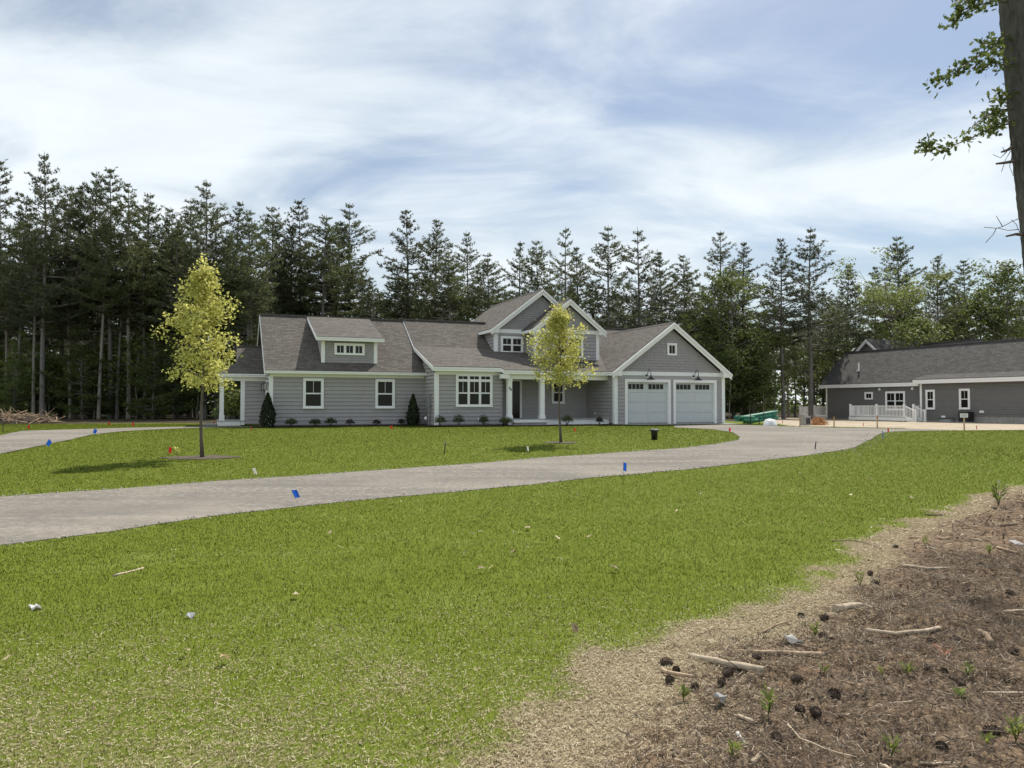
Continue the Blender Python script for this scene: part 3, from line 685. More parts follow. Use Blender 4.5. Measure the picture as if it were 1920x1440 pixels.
m = H.mb(); m.box(7.56, 11.2, -2.375, -2.30, 1.66, 1.80); m.box(7.56, 11.2, -2.395, -2.33, 1.785, 1.865); H.part('fascia', 'white', m)
m = H.mb(); m.box(7.60, 11.3, -2.30, BV - .002, 1.66, 1.68); H.part('soffit', 'white', m)
H.board('rake_board', (7.578, -2.35, 1.87), (7.578, BK, hk - .03), .19, .035, nrm=(-1, 0, 0)); H.board('rake_board', (7.578, BK, hk - .03), (7.578, 4, 4.86), .19, .035, nrm=(-1, 0, 0))
H.window(8.83, 10.80, -.12, 1.56, BV - .024, cols=3, transom=.22)
# --- porch
PV = -2.75; ph = 1.75
H.slab('roof', [(11.20, PV, lo(PV)), (18.6, PV, lo(PV)), (18.6, 1.9, lo(1.9)), (11.20, 1.9, lo(1.9))])
m = H.mb(); m.box(11.18, 17.2, PV - .025, PV + .05, 1.545, 1.63); m.box(11.18, 17.2, PV - .045, PV + .03, 1.66, 1.735); m.box(11.19, 17.19, PV - .015, PV + .04, 1.61, 1.67); H.part('fascia', 'white', m)
H.board('rake_board', (11.198, PV, lo(PV) - .03), (11.198, -2.3, 1.86), .17, .03, nrm=(-1, 0, 0))
m = H.mb(); m.box(11.36, 17.34, PV + .24, PV + .46, 1.30, 1.56); H.part('porch_beam', 'white', m)
m = H.mb(); m.box(11.2, 17.34, PV + .05, -.02, 1.535, 1.543); H.part('porch_ceiling', 'white', m)
m = H.mb(); m.box(11.1, 11.5, PV + .02, PV + .44, 1.32, 1.54); H.part('beam_end', 'white', m)
H.wall((11.4, 0), (1, 0), rect(0, 6.0), -.78, 1.52)
H.wall((11.37, BV), (0, 1), rect(0.02, 2.05), -1.02, 1.52)
m = H.mb(); m.box(11.42, 17.32, PV - .02, -.03, -.80, -.755); H.part('porch_floor', 'deck', m)
m = H.mb(); m.box(11.44, 17.30, PV + .03, PV + .07, -1.06, -.803); H.part('porch_skirt', 'white', m)
m = H.mb(); m.box(11.62, 13.45, PV - .36, PV + .02, -.93, -.87); H.part('porch_step', 'white', m)
m = H.mb(); m.box(11.64, 13.43, PV - .32, PV + .02, -1.16, -.932); H.part('step_base', 'conc', m)
for i, u in enumerate((11.46, 13.30)):
    m = H.mb(); y = PV + .20; w = .30
    m.box(u, u + w, y, y + w, -.755, -.58); m.box(u + .018, u + w - .018, y + .018, y + w - .018, -.58, -.55)
    m.prism([(u + .03, y + .03, -.55), (u + w - .03, y + .03, -.55), (u + w - .03, y + w - .03, -.55), (u + .03, y + w - .03, -.55)], (0, 0, 1.72))
    m.box(u + .015, u + w - .015, y + .015, y + w - .015, 1.17, 1.298); c = H.part('porch_column', 'white', m)
    if i == 0:
        for k, ch in enumerate('156'):
            tcv = bpy.data.curves.new('house_number_digit', 'FONT'); tcv.body = ch; tcv.size = .185; tcv.extrude = .006; tcv.align_x = 'CENTER'; tcv.offset = .004; tcv.materials.append(M['black'])
            to = bpy.data.objects.new('t', tcv); COL.objects.link(to); dg_ = bpy.context.evaluated_depsgraph_get(); me = bpy.data.meshes.new_from_object(to.evaluated_get(dg_)); bpy.data.objects.remove(to)
            o = link_mesh('house_number_digit', me, c)
            o.location = (u + .095 + k * .058, y + .024, .80 - k * .052 + HB); o.rotation_euler = (R(90), 0, 0); o.scale = (.72, 1, 1)
m = H.mb(); m.box(12.36, 12.47, -.075, -.026, -.755, 1.26); m.box(13.18, 13.30, -.075, -.026, -.755, 1.26); m.box(12.36, 13.30, -.076, -.026, 1.262, 1.36); dr = H.part('front_door', 'white', m)
m = H.mb(); m.box(12.47, 13.18, -.045, -.027, -.755, 1.26); H.part('door_leaf', 'glass', m, dr)
m = H.mb(); m.box(12.53, 12.57, -.10, -.045, .05, .25); H.part('handle', 'black', m, dr)
H.window(15.12, 15.92, .05, 1.30, -.036, cols=1)
m = H.mb(); m.box(17.33, 17.358, -1.1, -.98, -.55, -.43); H.part('outlet_cover', 'white', m)
# --- upper gables
AV, BW = .95, -.45
slopeA = .77
def gable_ext(uc, half, hbase, sl, u0): return lambda h: (uc - u0 - max(0, half - (h - hbase) / sl), uc - u0 + max(0, half - (h - hbase) / sl))
H.wall((12.10, AV), (1, 0), rect(.14, 5.5), 2.55, 4.02)
H.wall((12.10, 4.0), (0, -1), rect(0, 3.05), 2.3, 4.15)
m = H.mb(); m.box(12.075, 12.26, AV - .034, AV - .002, 2.5, 4.02); m.box(12.063, 12.096, AV - .033, AV + .15, 2.5, 4.1); H.part('corner_board', 'white', m)
H.board('gable_band', (11.95, AV - .004, 4.24), (17.85, AV - .004, 4.24), .22, .03, nrm=(0, -1, 0))
ua, ha_, ea = 14.90, 6.62, 3.10
H.wall((0, AV), (1, 0), lambda h: (ua - max(0, (6.28 - h) / slopeA), ua + max(0, (6.28 - h) / slopeA)), 4.24, 6.28, .13, shake=True)
hA = ha_ - slopeA * ea
H.slab('roof', [(ua - ea, 9.0, hA), (ua - ea, .68, hA), (ua, .68, ha_), (ua, 9.0, ha_)], .09); H.slab('roof', [(ua + ea, .68, hA), (ua + ea, 9.0, hA), (ua, 9.0, ha_), (ua, .68, ha_)], .09)
m = H.mb(); m.prism([(ua - .14, .68, ha_ - .09), (ua + .14, .68, ha_ - .09), (ua, .68, ha_ + .025)], (0, 8.32, 0)); H.part('ridge_cap', 'ridge', m)
for sgn in (-1, 1): H.rake((ua, ha_ - .04), (ua + sgn * (ea + .02), hA - .055), .68)
for sgn in (-1, 1):
    m = H.mb(); m.prism([(ua + sgn * (ea - .05), .679, hA - .12), (ua, .679, ha_ - .16), (ua, .679, ha_ - .18), (ua + sgn * (ea - .05), .679, hA - .14)], (0, .28, 0)); H.part('soffit', 'white', m)
m = H.mb(); m.box(ua - ea - .03, ua - ea + .03, .66, 4.2, hA - .21, hA - .05); m.box(ua - ea + .03, 12.06, .66, 4.2, hA - .21, hA - .19); H.part('fascia', 'white', m)
m = H.mb(); m.prism([(ua - ea - .02, .66, hA - .05), (ua - ea - .02, .66, hA - .24), (ua - ea + .42, .66, hA - .24), (ua - ea + .42, .66, hA + .25)], (0, .28, 0)); H.part('eave_return', 'white', m)
H.window(12.42, 13.78, 2.88, 3.84, AV - .024, cols=2)
ub, hb_, eb = 15.95, 5.92, 2.27; hB = hb_ - slopeA * eb
H.wall((13.95, BW), (1, 0), rect(.16, 3.80), 2.05, 3.98)
H.wall((13.95, AV), (0, -1), rect(0, 1.4), 2.2, 4.05)
for a in (13.925, 17.73):
    m = H.mb(); m.box(a, a + .19, BW - .034, BW - .002, 2.2, 3.98); H.part('corner_board', 'white', m)
m = H.mb(); m.box(13.913, 13.946, BW - .033, BW + .15, 2.2, 4.05); H.part('corner_board', 'white', m)
H.board('gable_band', (13.85, BW - .004, 4.20), (18.05, BW - .004, 4.20), .22, .03, nrm=(0, -1, 0))
H.wall((0, BW), (1, 0), lambda h: (ub - max(0, (5.60 - h) / slopeA), ub + max(0, (5.60 - h) / slopeA)), 4.20, 5.60, .13, shake=True)
H.slab('roof', [(ub - eb, 2.6, hB), (ub - eb, BW - .27, hB), (ub, BW - .27, hb_), (ub, 2.6, hb_)], .09); H.slab('roof', [(ub + eb, BW - .27, hB), (ub + eb, 6.0, hB), (ub, 6.0, hb_), (ub, BW - .27, hb_)], .09)
m = H.mb(); m.prism([(ub - .14, BW - .27, hb_ - .09), (ub + .14, BW - .27, hb_ - .09), (ub, BW - .27, hb_ + .025)], (0, 1.6, 0)); H.part('ridge_cap', 'ridge', m)
for sgn in (-1, 1): H.rake((ub, hb_ - .04), (ub + sgn * (eb + .02), hB - .055), BW - .27)
for sgn in (-1, 1):
    m = H.mb(); m.prism([(ub + sgn * (eb - .05), BW - .271, hB - .12), (ub, BW - .271, hb_ - .16), (ub, BW - .271, hb_ - .18), (ub + sgn * (eb - .05), BW - .271, hB - .14)], (0, .27, 0)); H.part('soffit', 'white', m)
    a, b = (ub - eb - .02, ub - eb + .42) if sgn < 0 else (ub + eb + .02, ub + eb - .42)
    m = H.mb(); m.prism([(a, BW - .29, hB - .05), (a, BW - .29, hB - .24), (b, BW - .29, hB - .24), (b, BW - .29, hB + .25)], (0, .28, 0)); H.part('eave_return', 'white', m)
m = H.mb(); m.box(ub - eb - .03, ub - eb + .03, BW - .25, AV + .4, hB - .21, hB - .05); m.box(ub - eb + .03, 13.9, BW - .25, AV, hB - .21, hB - .19); H.part('fascia', 'white', m)
H.window(14.98, 16.88, 2.62, 3.84, BW - .024, cols=2)
# --- garage
GV = -3.2; D = [(17.98, 20.88), (21.05, 23.95)]; dtop = 1.36; bot = -1.06
wl_ = H.wall((17.36, GV), (1, 0), rect(.18, 6.96), dtop, 1.56)
for a, b in ((.18, .64), (3.50, 3.71), (6.57, 6.96)): H.wall((17.36, GV), (1, 0), rect(a, b), bot, dtop)
H.wall((17.36, 0.2), (0, -1), rect(0, 3.4), -1.0, 1.56)
H.wall((24.5, GV), (0, 1), rect(0, 9), bot, 1.6, .4)
for a in (17.335, 24.32):
    m = H.mb(); m.box(a, a + .2, GV - .034, GV - .002, bot, 1.56); H.part('corner_board', 'white', m)
m = H.mb(); m.box(17.322, 17.356, GV - .033, GV + .16, bot, 1.58); H.part('corner_board', 'white', m)
m = H.mb(); m.box(24.503, 24.53, GV - .033, GV + .16, bot, 1.58); H.part('corner_board', 'white', m)
H.board('gable_band', (17.25, GV - .004, 1.78), (24.65, GV - .004, 1.78), .22, .03, nrm=(0, -1, 0))
ug, hg_, eg = 20.93, 4.53, 3.84; sg = .725; hG = hg_ - sg * eg
H.wall((0, GV), (1, 0), lambda h: (ug - max(0, (4.20 - h) / sg), ug + max(0, (4.20 - h) / sg)), 1.78, 4.20, .15, shake=True)
H.slab('roof', [(ug - eg, 4.4, hG), (ug - eg, GV - .3, hG), (ug, GV - .3, hg_), (ug, 4.4, hg_)], .1); H.slab('roof', [(ug + eg, GV - .3, hG), (ug + eg, 6.3, hG), (ug, 6.3, hg_), (ug, GV - .3, hg_)], .1)
m = H.mb(); m.prism([(ug - .14, GV - .3, hg_ - .09), (ug + .14, GV - .3, hg_ - .09), (ug, GV - .3, hg_ + .025)], (0, 6.9, 0)); H.part('ridge_cap', 'ridge', m)
for sgn in (-1, 1): H.rake((ug, hg_ - .04), (ug + sgn * (eg + .02), hG - .055), GV - .3)
for sgn in (-1, 1):
    m = H.mb(); m.prism([(ug + sgn * (eg - .05), GV - .301, hG - .12), (ug, GV - .301, hg_ - .16), (ug, GV - .301, hg_ - .18), (ug + sgn * (eg - .05), GV - .301, hG - .14)], (0, .30, 0)); H.part('soffit', 'white', m)
    a, b = (ug - eg - .02, ug - eg + .55) if sgn < 0 else (ug + eg + .02, ug + eg - .55)
    m = H.mb(); m.prism([(a, GV - .32, hG - .05), (a, GV - .32, hG - .23), (b, GV - .32, hG - .23), (b, GV - .32, hG + .30)], (0, .31, 0)); H.part('eave_return', 'white', m)
m = H.mb(); m.box(ug - eg - .035, ug - eg + .03, GV - .28, -2.2, hG - .20, hG - .115); m.box(ug - eg - .05, ug - eg + .03, GV - .28, -2.2, hG - .10, hG - .03); m.box(ug - eg + .03, 17.33, GV - .28, -2.2, hG - .20, hG - .18); H.part('fascia', 'white', m)
H.window(20.66, 21.28, 2.70, 3.38, GV - .024, kind='fixed', cas=.09, sill=False, screen=False)
PS = {}
for (a, b) in D:
    cw = .16; dv = GV + .11
    m = H.mb(); m.box(a, a + cw, GV - .05, GV + .20, bot - .02, dtop - cw); m.box(b - cw, b, GV - .05, GV + .20, bot - .02, dtop - cw); m.box(a, b, GV - .051, GV + .20, dtop - cw, dtop)
    g = H.part('garage_door', 'white', m)
    x0, x1, z0, z1 = a + cw, b - cw, bot + .02, dtop - cw; W = x1 - x0; n = 4; ph_ = (z1 - z0) / n
    for i in range(n):
        zb, zt = z0 + i * ph_ + .004, z0 + (i + 1) * ph_ - .004
        m = H.mb(); m.box(x0, x1, dv, dv + .05, zb, zt)
        if i < 3:
            for q in (0, 1):
                c0 = x0 + .10 + q * (W / 2 - .04); c1 = c0 + W / 2 - .16
                m.prism([(c0, dv - .001, zb + .07), (c1, dv - .001, zb + .07), (c1, dv - .001, zt - .07), (c0, dv - .001, zt - .07)], (0, -.012, 0))
        H.part('door_panel', 'door_white', m, g)
    zb = z0 + 3 * ph_
    for q in (0, 1):
        for j in range(4):
            c0 = x0 + .13 + q * (W / 2 - .02) + j * .246
            m = H.mb(); m.box(c0, c0 + .196, dv - .022, dv - .004, zb + .19, zb + .46); H.part('pane', 'glass', m, g)
    m = H.mb(); m.box(x0, x1, dv - .012, dv + .04, z0 - .045, z0 + .002); H.part('bottom_seal', 'black', m, g)
for uu, hh in ((19.30, 1.56), (22.36, 1.56)):
    m = H.mb(); m.box(uu - .10, uu + .10, GV - .06, GV - .026, hh - .10, hh + .10); lamp = H.part('barn_light', 'white', m)
    m = H.mb(); pr = [(uu, GV - .06 - .0, hh)]
    k = H.mb()
    k.tube([(uu, GV - .06, hh), (uu, GV - .10, hh)], .062, 12)
    pts = [(uu, GV - .10, hh), (uu, GV - .17, hh + .04), (uu, GV - .24, hh + .20), (uu, GV - .32, hh + .30), (uu, GV - .42, hh + .31), (uu, GV - .50, hh + .24), (uu, GV - .52, hh + .12), (uu, GV - .52, hh + .0)]
    k.tube(pts, .017, 8); H.part('gooseneck_arm', 'black', k, lamp)
    k = H.mb(); k.lathe([(.03, .02), (.045, -.06), (.06, -.10), (.14, -.16), (.21, -.20), (.235, -.235), (.22, -.235), (.05, -.11), (0, -.1)], (uu, GV - .52, hh), 20); H.part('lamp_shade', 'black', k, lamp)
# --- left side porch
LV = 2.55
H.wall((-1.06, LV), (1, 0), rect(.02, 1.06), -1.0, 1.22)
m = H.mb(); m.box(-1.24, -1.04, LV - .04, LV + .1, -1.06, 1.20); H.part('corner_board', 'white', m)
m = H.mb(); m.box(-2.22, -2.04, LV - .02, LV + .16, -.86, 1.20); m.box(-2.26, -2.0, LV - .05, LV + .20, -.86, -.55); H.part('porch_column', 'white', m)
m = H.mb(); m.box(-2.22, -2.04, 5.6, 5.78, -.86, 1.20); H.part('porch_column', 'white', m)
m = H.mb(); m.box(-2.30, 0, LV - .02, LV + .18, 1.20, 1.42); m.box(-2.3, -2.1, LV, 5.8, 1.2, 1.42); H.part('porch_beam', 'white', m)
m = H.mb(); m.box(-2.32, -1.25, LV - .06, LV - .02, -1.14, -.87); m.box(-2.32, -2.26, LV - .02, 5.8, -1.14, -.87); H.part('porch_skirt', 'white', m)
m = H.mb(); m.box(-2.34, -1.06, LV - .09, 5.9, -.868, -.835); H.part('porch_floor', 'deck', m)
m = H.mb(); m.box(-3.0, -2.36, LV + .6, LV + 2.0, -1.2, -1.0); H.part('porch_step', 'conc', m)
m = H.mb(); m.box(-2.44, -.02, LV - .33, LV - .26, 1.40, 1.48); m.box(-2.44, -.02, LV - .35, LV - .28, 1.49, 1.55); m.box(-2.44, -.02, LV - .26, LV, 1.40, 1.42); H.part('fascia', 'white', m)
pe, pr_ = 1.58, 3.13; pr_v = LV - .33 + (pr_ - pe) / .74
H.slab('roof', [(-1.40, LV - .33, pe), (0, LV - .33, pe), (0, pr_v, pr_), (-1.40, pr_v, pr_)], .09)
H.slab('roof', [(0, 2 * pr_v - LV + .33, pe), (-1.40, 2 * pr_v - LV + .33, pe), (-1.40, pr_v, pr_), (0, pr_v, pr_)], .09)
H.slab('roof', [(-2.42, LV - .33, pe), (-1.40, LV - .33, pe), (-1.40, LV + .5, pe + .61)], .09)
H.slab('roof', [(-2.42, 2 * pr_v - LV + .33, pe), (-2.42, LV - .33, pe), (-1.40, LV + .5, pe + .61), (-1.40, 2 * pr_v - LV - .5, pe + .61)], .09)
m = H.mb(); m.box(-1.40, -.02, pr_v - .12, pr_v + .12, pr_ - .06, pr_ + .015); H.part('ridge_cap', 'ridge', m)
m = H.mb(); m.prism([(-1.38, LV + .5, pe + .5), (-1.38, 2 * pr_v - LV - .5, pe + .5), (-1.38, pr_v, pr_ - .08)], (.08, 0, 0)); H.part('gable_wall', 'siding', m)
m = H.mb(); m.box(-.06, -.003, .9, 1.0, -1.0, 1.1); m.box(-.06, -.003, 1.9, 2.0, -1.0, 1.1); m.box(-.06, -.003, .9, 2.0, 1.1, 1.2); m.box(-.03, -.004, 1.0, 1.9, -1.0, 1.1); H.part('side_door', 'white', m)
for vv in (.55, 2.25):
    m = H.mb(); m.box(-.05, -.025, vv - .06, vv + .06, .93, 1.10); m.box(-.17, -.05, vv - .015, vv + .015, 1.08, 1.11)
    for a, b in ((-.25, -.06), (-.25, .06), (-.10, -.06), (-.10, .06)): m.box(a - .012, a + .012, vv + b - .012, vv + b + .012, .72, 1.03)
    m.box(-.27, -.08, vv - .08, vv + .08, 1.03, 1.05); m.box(-.265, -.085, vv - .075, vv + .075, .70, .72); sc = H.part('sconce', 'black', m)
    m = H.mb(); m.box(-.235, -.115, vv - .045, vv + .045, .73, 1.02); H.part('glass', simple('clear_sconce_glass', (.45, .46, .46), .03, 2, .1), m, sc)
# --- meters and outlets
m = H.mb(); m.box(7.55, 7.742, -1.35, -1.12, -.12, .50); mt = H.part('meter_box', 'steel', m)
m = H.mb(); m.tube([(7.66, -1.23, -.12), (7.66, -1.23, -1.06)], .04, 8); m.tube([(7.66, -1.38, -.05), (7.67, -1.40, -.35), (7.70, -1.39, -.55)], .022, 6); H.part('conduit', 'steel', m, mt)
m = H.mb(); m.lathe([(.0, 0), (.10, 0), (.10, .05), (.06, .09), (0, .09)], (0, 0, 0), 12)
m.v = [(7.56 - p[2] + HB - .03, -1.23 + p[0], -.72 + p[1] + HB) for p in m.v]; H.part('meter_dial', 'white', m, mt)
m = H.mb(); m.box(7.62, 7.742, -.72, -.58, .18, .36); H.part('junction_box', 'steel', m)
m = H.mb(); m.box(10.02, 10.12, BV - .06, BV - .026, -.82, -.70); H.part('outlet_cover', 'white', m)
m = H.mb(); m.tube([(10.07, BV - .05, -.78), (10.12, BV - .14, -.88), (10.3, BV - .3, -.97), (10.55, BV - .38, -1.02)], .014, 6); H.part('cable', 'black', m)

# ------------------------------------------------------------------ the charcoal house on the right
NA = math.atan2(-.9074, .4202); NO = Vector((29.537, 70.0, 0)); NB = 1.40
N = House('charcoal_house', (NO.x, NO.y, CAMZ - NB), NA, NB, 'dark charcoal grey house with white decks and a plain long roof', 'house', 'siding2', 'roof2')
NU = Vector((math.cos(NA), math.sin(NA), 0)); NV = Vector((-math.sin(NA), math.cos(NA), 0))
def npt(u, v): p = NO + NU * u + NV * v; return Vector((p.x, p.y, gzf(p.x, p.y)))
m = N.mb(); m.box(.03, 10.0, .03, 8, -1.9, -1.22); m.box(10.0, 26, -.47, 8, -1.9, -1.20); fd = N.part('foundation', 'conc', m)
for i in range(8):
    m = N.mb(); u = 14.4 + i * 1.22; m.box(u + .012, u + 1.208, -.50, -.471, -1.75, -.92); N.part('foundation_panel', 'conc', m, fd)
N.wall((0, 0), (1, 0), rect(.1, 9.96), -1.22, 1.52, .175)
N.wall((10.0, -.5), (1, 0), rect(.13, 4.4), -1.20, 1.66, .175); N.wall((14.4, -.5), (1, 0), rect(0, 12), -.92, 1.66, .175)
N.wall((0, 6.2), (0, -1), lambda h: (max(0, (h - 1.6) / .95), 6.2 - max(0, (h - 1.6) / .95)), -1.22, 4.4, .35)
m = N.mb(); m.box(-.02, .12, -.035, -.002, -1.24, 1.55); m.box(-.034, -.002, -.034, .12, -1.24, 1.55); N.part('corner_board', 'white', m)
m = N.mb(); m.box(9.98, 10.14, -.535, -.502, -1.22, 1.66); m.box(9.966, 9.998, -.534, -.0, -1.22, 1.66); N.part('corner_board', 'white', m)
N.slab('roof', [(-.5, -.35, 1.84), (26, -.35, 1.84), (26, 3.1, 5.0), (-.5, 3.1, 5.0)]); N.slab('roof', [(26, 6.55, 1.84), (-.5, 6.55, 1.84), (-.5, 3.1, 5.0), (26, 3.1, 5.0)])
m = N.mb(); m.box(-.5, 26, 2.98, 3.22, 4.95, 5.03); N.part('ridge_cap', 'ridge', m)
m = N.mb(); m.box(-.52, 9.75, -.385, -.32, 1.50, 1.70); m.box(-.52, 9.75, -.405, -.35, 1.68, 1.80); m.box(-.5, 9.75, -.32, -.002, 1.50, 1.52); N.part('fascia', 'white', m)
N.board('rake_board', (-.502, -.35, 1.80), (-.502, 3.1, 4.96), .22, .03, nrm=(-1, 0, 0))
N.slab('roof', [(9.7, -.95, 2.02), (26, -.95, 2.02), (26, .35, 2.44), (9.9, .35, 2.44)], .1)
m = N.mb(); m.box(9.68, 26, -.985, -.92, 1.66, 1.86); m.box(9.68, 26, -1.005, -.95, 1.85, 1.97); m.box(9.7, 26, -.92, -.50, 1.66, 1.68); m.box(9.68, 9.74, -.92, -.3, 1.66, 1.97); N.part('fascia', 'white', m)
N.window(4.28, 5.12, .42, 1.08, -.036, kind='fixed', cas=.12, sill=False, screen=False)
N.window(6.38, 8.26, -.50, 1.10, -.036, cols=2, cas=.13, screen=False)
N.window(10.50, 11.30, -.40, 1.17, -.536, cas=.13, screen=False); N.window(13.30, 14.16, -.38, 1.20, -.536, cas=.13, screen=False)
for u, h in ((5.78, 1.30), (8.92, 1.30)):
    m = N.mb(); m.box(u - .10, u + .10, -.06, -.026, h - .10, h + .10); N.part('light_mount', 'white', m)
for u, h in ((12.0, -.98), (15.05, -.56)):
    m = N.mb(); m.box(u - .16, u + .16, -.60, -.526, h - .09, h + .08); m.box(u - .12, u + .12, -.62, -.60, h - .05, h + .05); N.part('wall_vent', 'white', m)
m = N.mb(); m.tube([(2.75, 1.05, 2.9), (2.75, 1.05, 3.78)], .075, 10); m.box(2.62, 2.88, .9, 1.2, 2.93, 3.12); N.part('vent_pipe', 'white', m)
# the wing whose gable shows over the ridge
m = N.mb(); m.prism([(-4.1, 8.0, 4.55), (-2.0, 8.0, 6.45), (.1, 8.0, 4.55)], (0, .12, 0)); m.box(-4.0, 0, 8.05, 14, -1.3, 4.5); N.part('gable_wall', 'siding2', m)
N.slab('roof', [(-4.35, 16, 4.42), (-4.35, 7.75, 4.42), (-2.0, 7.75, 6.56), (-2.0, 16, 6.56)], .1); N.slab('roof', [(.35, 7.75, 4.42), (.35, 16, 4.42), (-2.0, 16, 6.56), (-2.0, 7.75, 6.56)], .1)
m = N.mb(); m.prism([(-2.14, 7.75, 6.45), (-1.86, 7.75, 6.45), (-2.0, 7.75, 6.59)], (0, 8.2, 0)); N.part('ridge_cap', 'ridge', m)
for sg_ in (-1, 1): N.rake((-2.0, 6.52), (-2.0 + sg_ * 2.37, 4.37), 7.75)
N.slab('roof', [(.5, 9.6, 4.1), (7.4, 9.6, 4.1), (7.4, 11.6, 6.0), (.5, 11.6, 6.0)], .1); N.board('rake_board', (.498, 9.6, 4.06), (.498, 11.6, 5.96), .22, .03, nrm=(-1, 0, 0))
m = N.mb(); m.box(.5, 7.4, 11.5, 11.7, 5.95, 6.03); N.part('ridge_cap', 'ridge', m)
# decks
def deck(u0, u1, v0, v1, hf, posts, stairs=False):
    m = N.mb(); m.box(u0 - .05, u1 + .05, v0 - .05, v0 - .01, hf - .30, hf - .045); m.box(u0 - .05, u0 - .01, v0 - .01, v1, hf - .30, hf - .045); m.box(u1 + .01, u1 + .05, v0 - .01, v1, hf - .30, hf - .045)
    for p in posts: m.box(p - .08, p + .08, v0 + .1, v0 + .26, hf - .7, hf - .3)
    d = N.part('deck', 'white', m)
    n = int((v1 - v0) / .14)
    for i in range(n):
        k = N.mb(); a = v0 - .04 + i * .14; k.box(u0 - .04, u1 + .04, a, a + .132, hf - .042, hf); N.part('deck_board', 'deck', k, d)
    bal = None
    def rail(p0, p1, sl=0):
        nonlocal bal
        k = N.mb(); P0, P1 = Vector(p0), Vector(p1); L = (P1 - P0); ln = L.to_2d().length; ax = L.to_2d() / ln; nn = Vector((-ax.y, ax.x)) * .03
        for z, t in ((.93, .06), (.10, .05)):
            q = [P0 + Vector((*(-nn), z - t)), P0 + Vector((*nn, z - t)), P0 + Vector((*nn, z)), P0 + Vector((*(-nn), z))]; k.prism([tuple(x) for x in q], tuple(L))
        N.part('rail', 'white', k, d); c = int(ln / .125)
        for i in range(1, c):
            p = P0 + L * (i / c)
            if bal is None:
                b = MB(); b.box(-.018, .018, -.018, .018, .06, .88); bal = b.mesh('baluster', M['white'])
            o = link_mesh('baluster', bal, d); o.location = (p.x, p.y, p.z + NB)
    def post(u, v, h):
        k = N.mb(); k.box(u - .065, u + .065, v - .065, v + .065, h - .30, h + 1.0); k.box(u - .085, u + .085, v - .085, v + .085, h + 1.0, h + 1.03); k.prism([(u - .06, v - .06, h + 1.03), (u + .06, v - .06, h + 1.03), (u + .06, v + .06, h + 1.03), (u - .06, v + .06, h + 1.03)], (0, 0, .03)); N.part('rail_post', 'white', k, d)
    return d, rail, post
d, rail, post = deck(4.75, 10.05, -2.5, -.05, -1.04, (5.0, 7.4, 9.8))
HF = -1.04
for a, b in ((4.8, 7.42), (7.42, 10.0)): rail((a + .07, -2.45, HF), (b - .07, -2.45, HF))
rail((4.8, -2.4, HF), (4.8, -.1, HF))
for u in (4.8, 7.42, 10.0): post(u, -2.45, HF)
post(10.0, -1.35, HF); rail((10.0, -1.28, HF), (10.0, -.60, HF))
for vv in (-2.45, -1.35):
    rail((10.07, vv, HF), (10.95, vv, HF - .40)); k = N.mb(); k.box(10.95, 11.08, vv - .065, vv + .065, -1.75, HF + .60); k.box(10.93, 11.10, vv - .085, vv + .085, HF + .60, HF + .63); N.part('rail_post', 'white', k, d)
for i in range(3):
    k = N.mb(); k.box(10.1 + i * .30, 10.42 + i * .30, -2.38, -1.42, HF - .16 * (i + 1) - .04, HF - .16 * (i + 1)); N.part('stair_tread', 'deck', k, d)
k = N.mb()
for vv in (-2.44, -1.40): k.prism([(10.1, vv, HF - .02), (11.05, vv, HF - .50), (11.05, vv, HF - .72), (10.1, vv, HF - .30)], (0, .04, 0))
N.part('stair_stringer', 'white', k, d)
k = N.mb(); k.box(4.9, 9.9, -2.3, -.1, -1.48, -1.36); N.part('deck_joist', 'rust', k, d)
d, rail, post = deck(-3.9, -.1, .55, 3.6, -1.14, (-3.7, -1.0)); HF = -1.14
for a, b in ((-3.85, -2.0), (-2.0, -.1)): rail((a + .07, .6, HF), (b - .07, .6, HF))
rail((-3.85, .65, HF), (-3.85, 3.5, HF))
for u in (-3.85, -2.0): post(u, .6, HF)
# loose things standing by that house
def thing_box(name, label, cat, p, rz, parts, group=None):
    e = empty(name, p, rz, label, cat, group)
    for pn, mt_, boxes in parts:
        m = MB()
        for b in boxes: m.box(*b)
        m.build(pn, M[mt_], e)
    return e
slats = [(-.36 + .001, .36, -.365, -.361, .10 + i * .05, .125 + i * .05) for i in range(12)]
thing_box('air_conditioner', 'black boxy air conditioner outside the charcoal house wall', 'air conditioner', npt(14.15, -1.05), NA,
          [('housing', 'black', [(-.36, .36, -.36, .36, .06, .78)]), ('pad', 'conc', [(-.5, .5, -.5, .5, -.05, .06)]), ('grille_slat', 'black', slats), ('top_cover', 'black', [(-.38, .38, -.38, .38, .78, .82)]), ('label_plate', 'paper', [(-.22, -.14, -.372, -.366, .62, .68)])])
w = empty('window_well', npt(12.35, -.9), NA, 'curved grey window well below the charcoal wall', 'window well')
m = MB(); a = [(.62 * math.cos(t), -.55 * math.sin(t)) for t in np.linspace(0, math.pi, 15)]
for (p, q) in zip(a[:-1], a[1:]): m.prism([(p[0], p[1] + .3, -.1), (q[0], q[1] + .3, -.1), (q[0], q[1] + .3, .26), (p[0], p[1] + .3, .26)], (0, .03, 0))
m.build('liner', M['steel'], w); m = MB(); m.tube([(x, y + .3, .27) for x, y in a], .03, 6); m.build('rim', M['black'], w)
thing_box('utility_box', 'pale grey utility box beside the far white deck', 'utility box', ground_at(1510, 797.5), NA,
          [('cabinet', 'conc', [(-.19, .19, -.19, .19, 0, .46)]), ('vent_panel', 'black', [(.191, .2, -.14, .14, .08, .38)]), ('lid', 'steel', [(-.21, .21, -.21, .21, .46, .49)])])

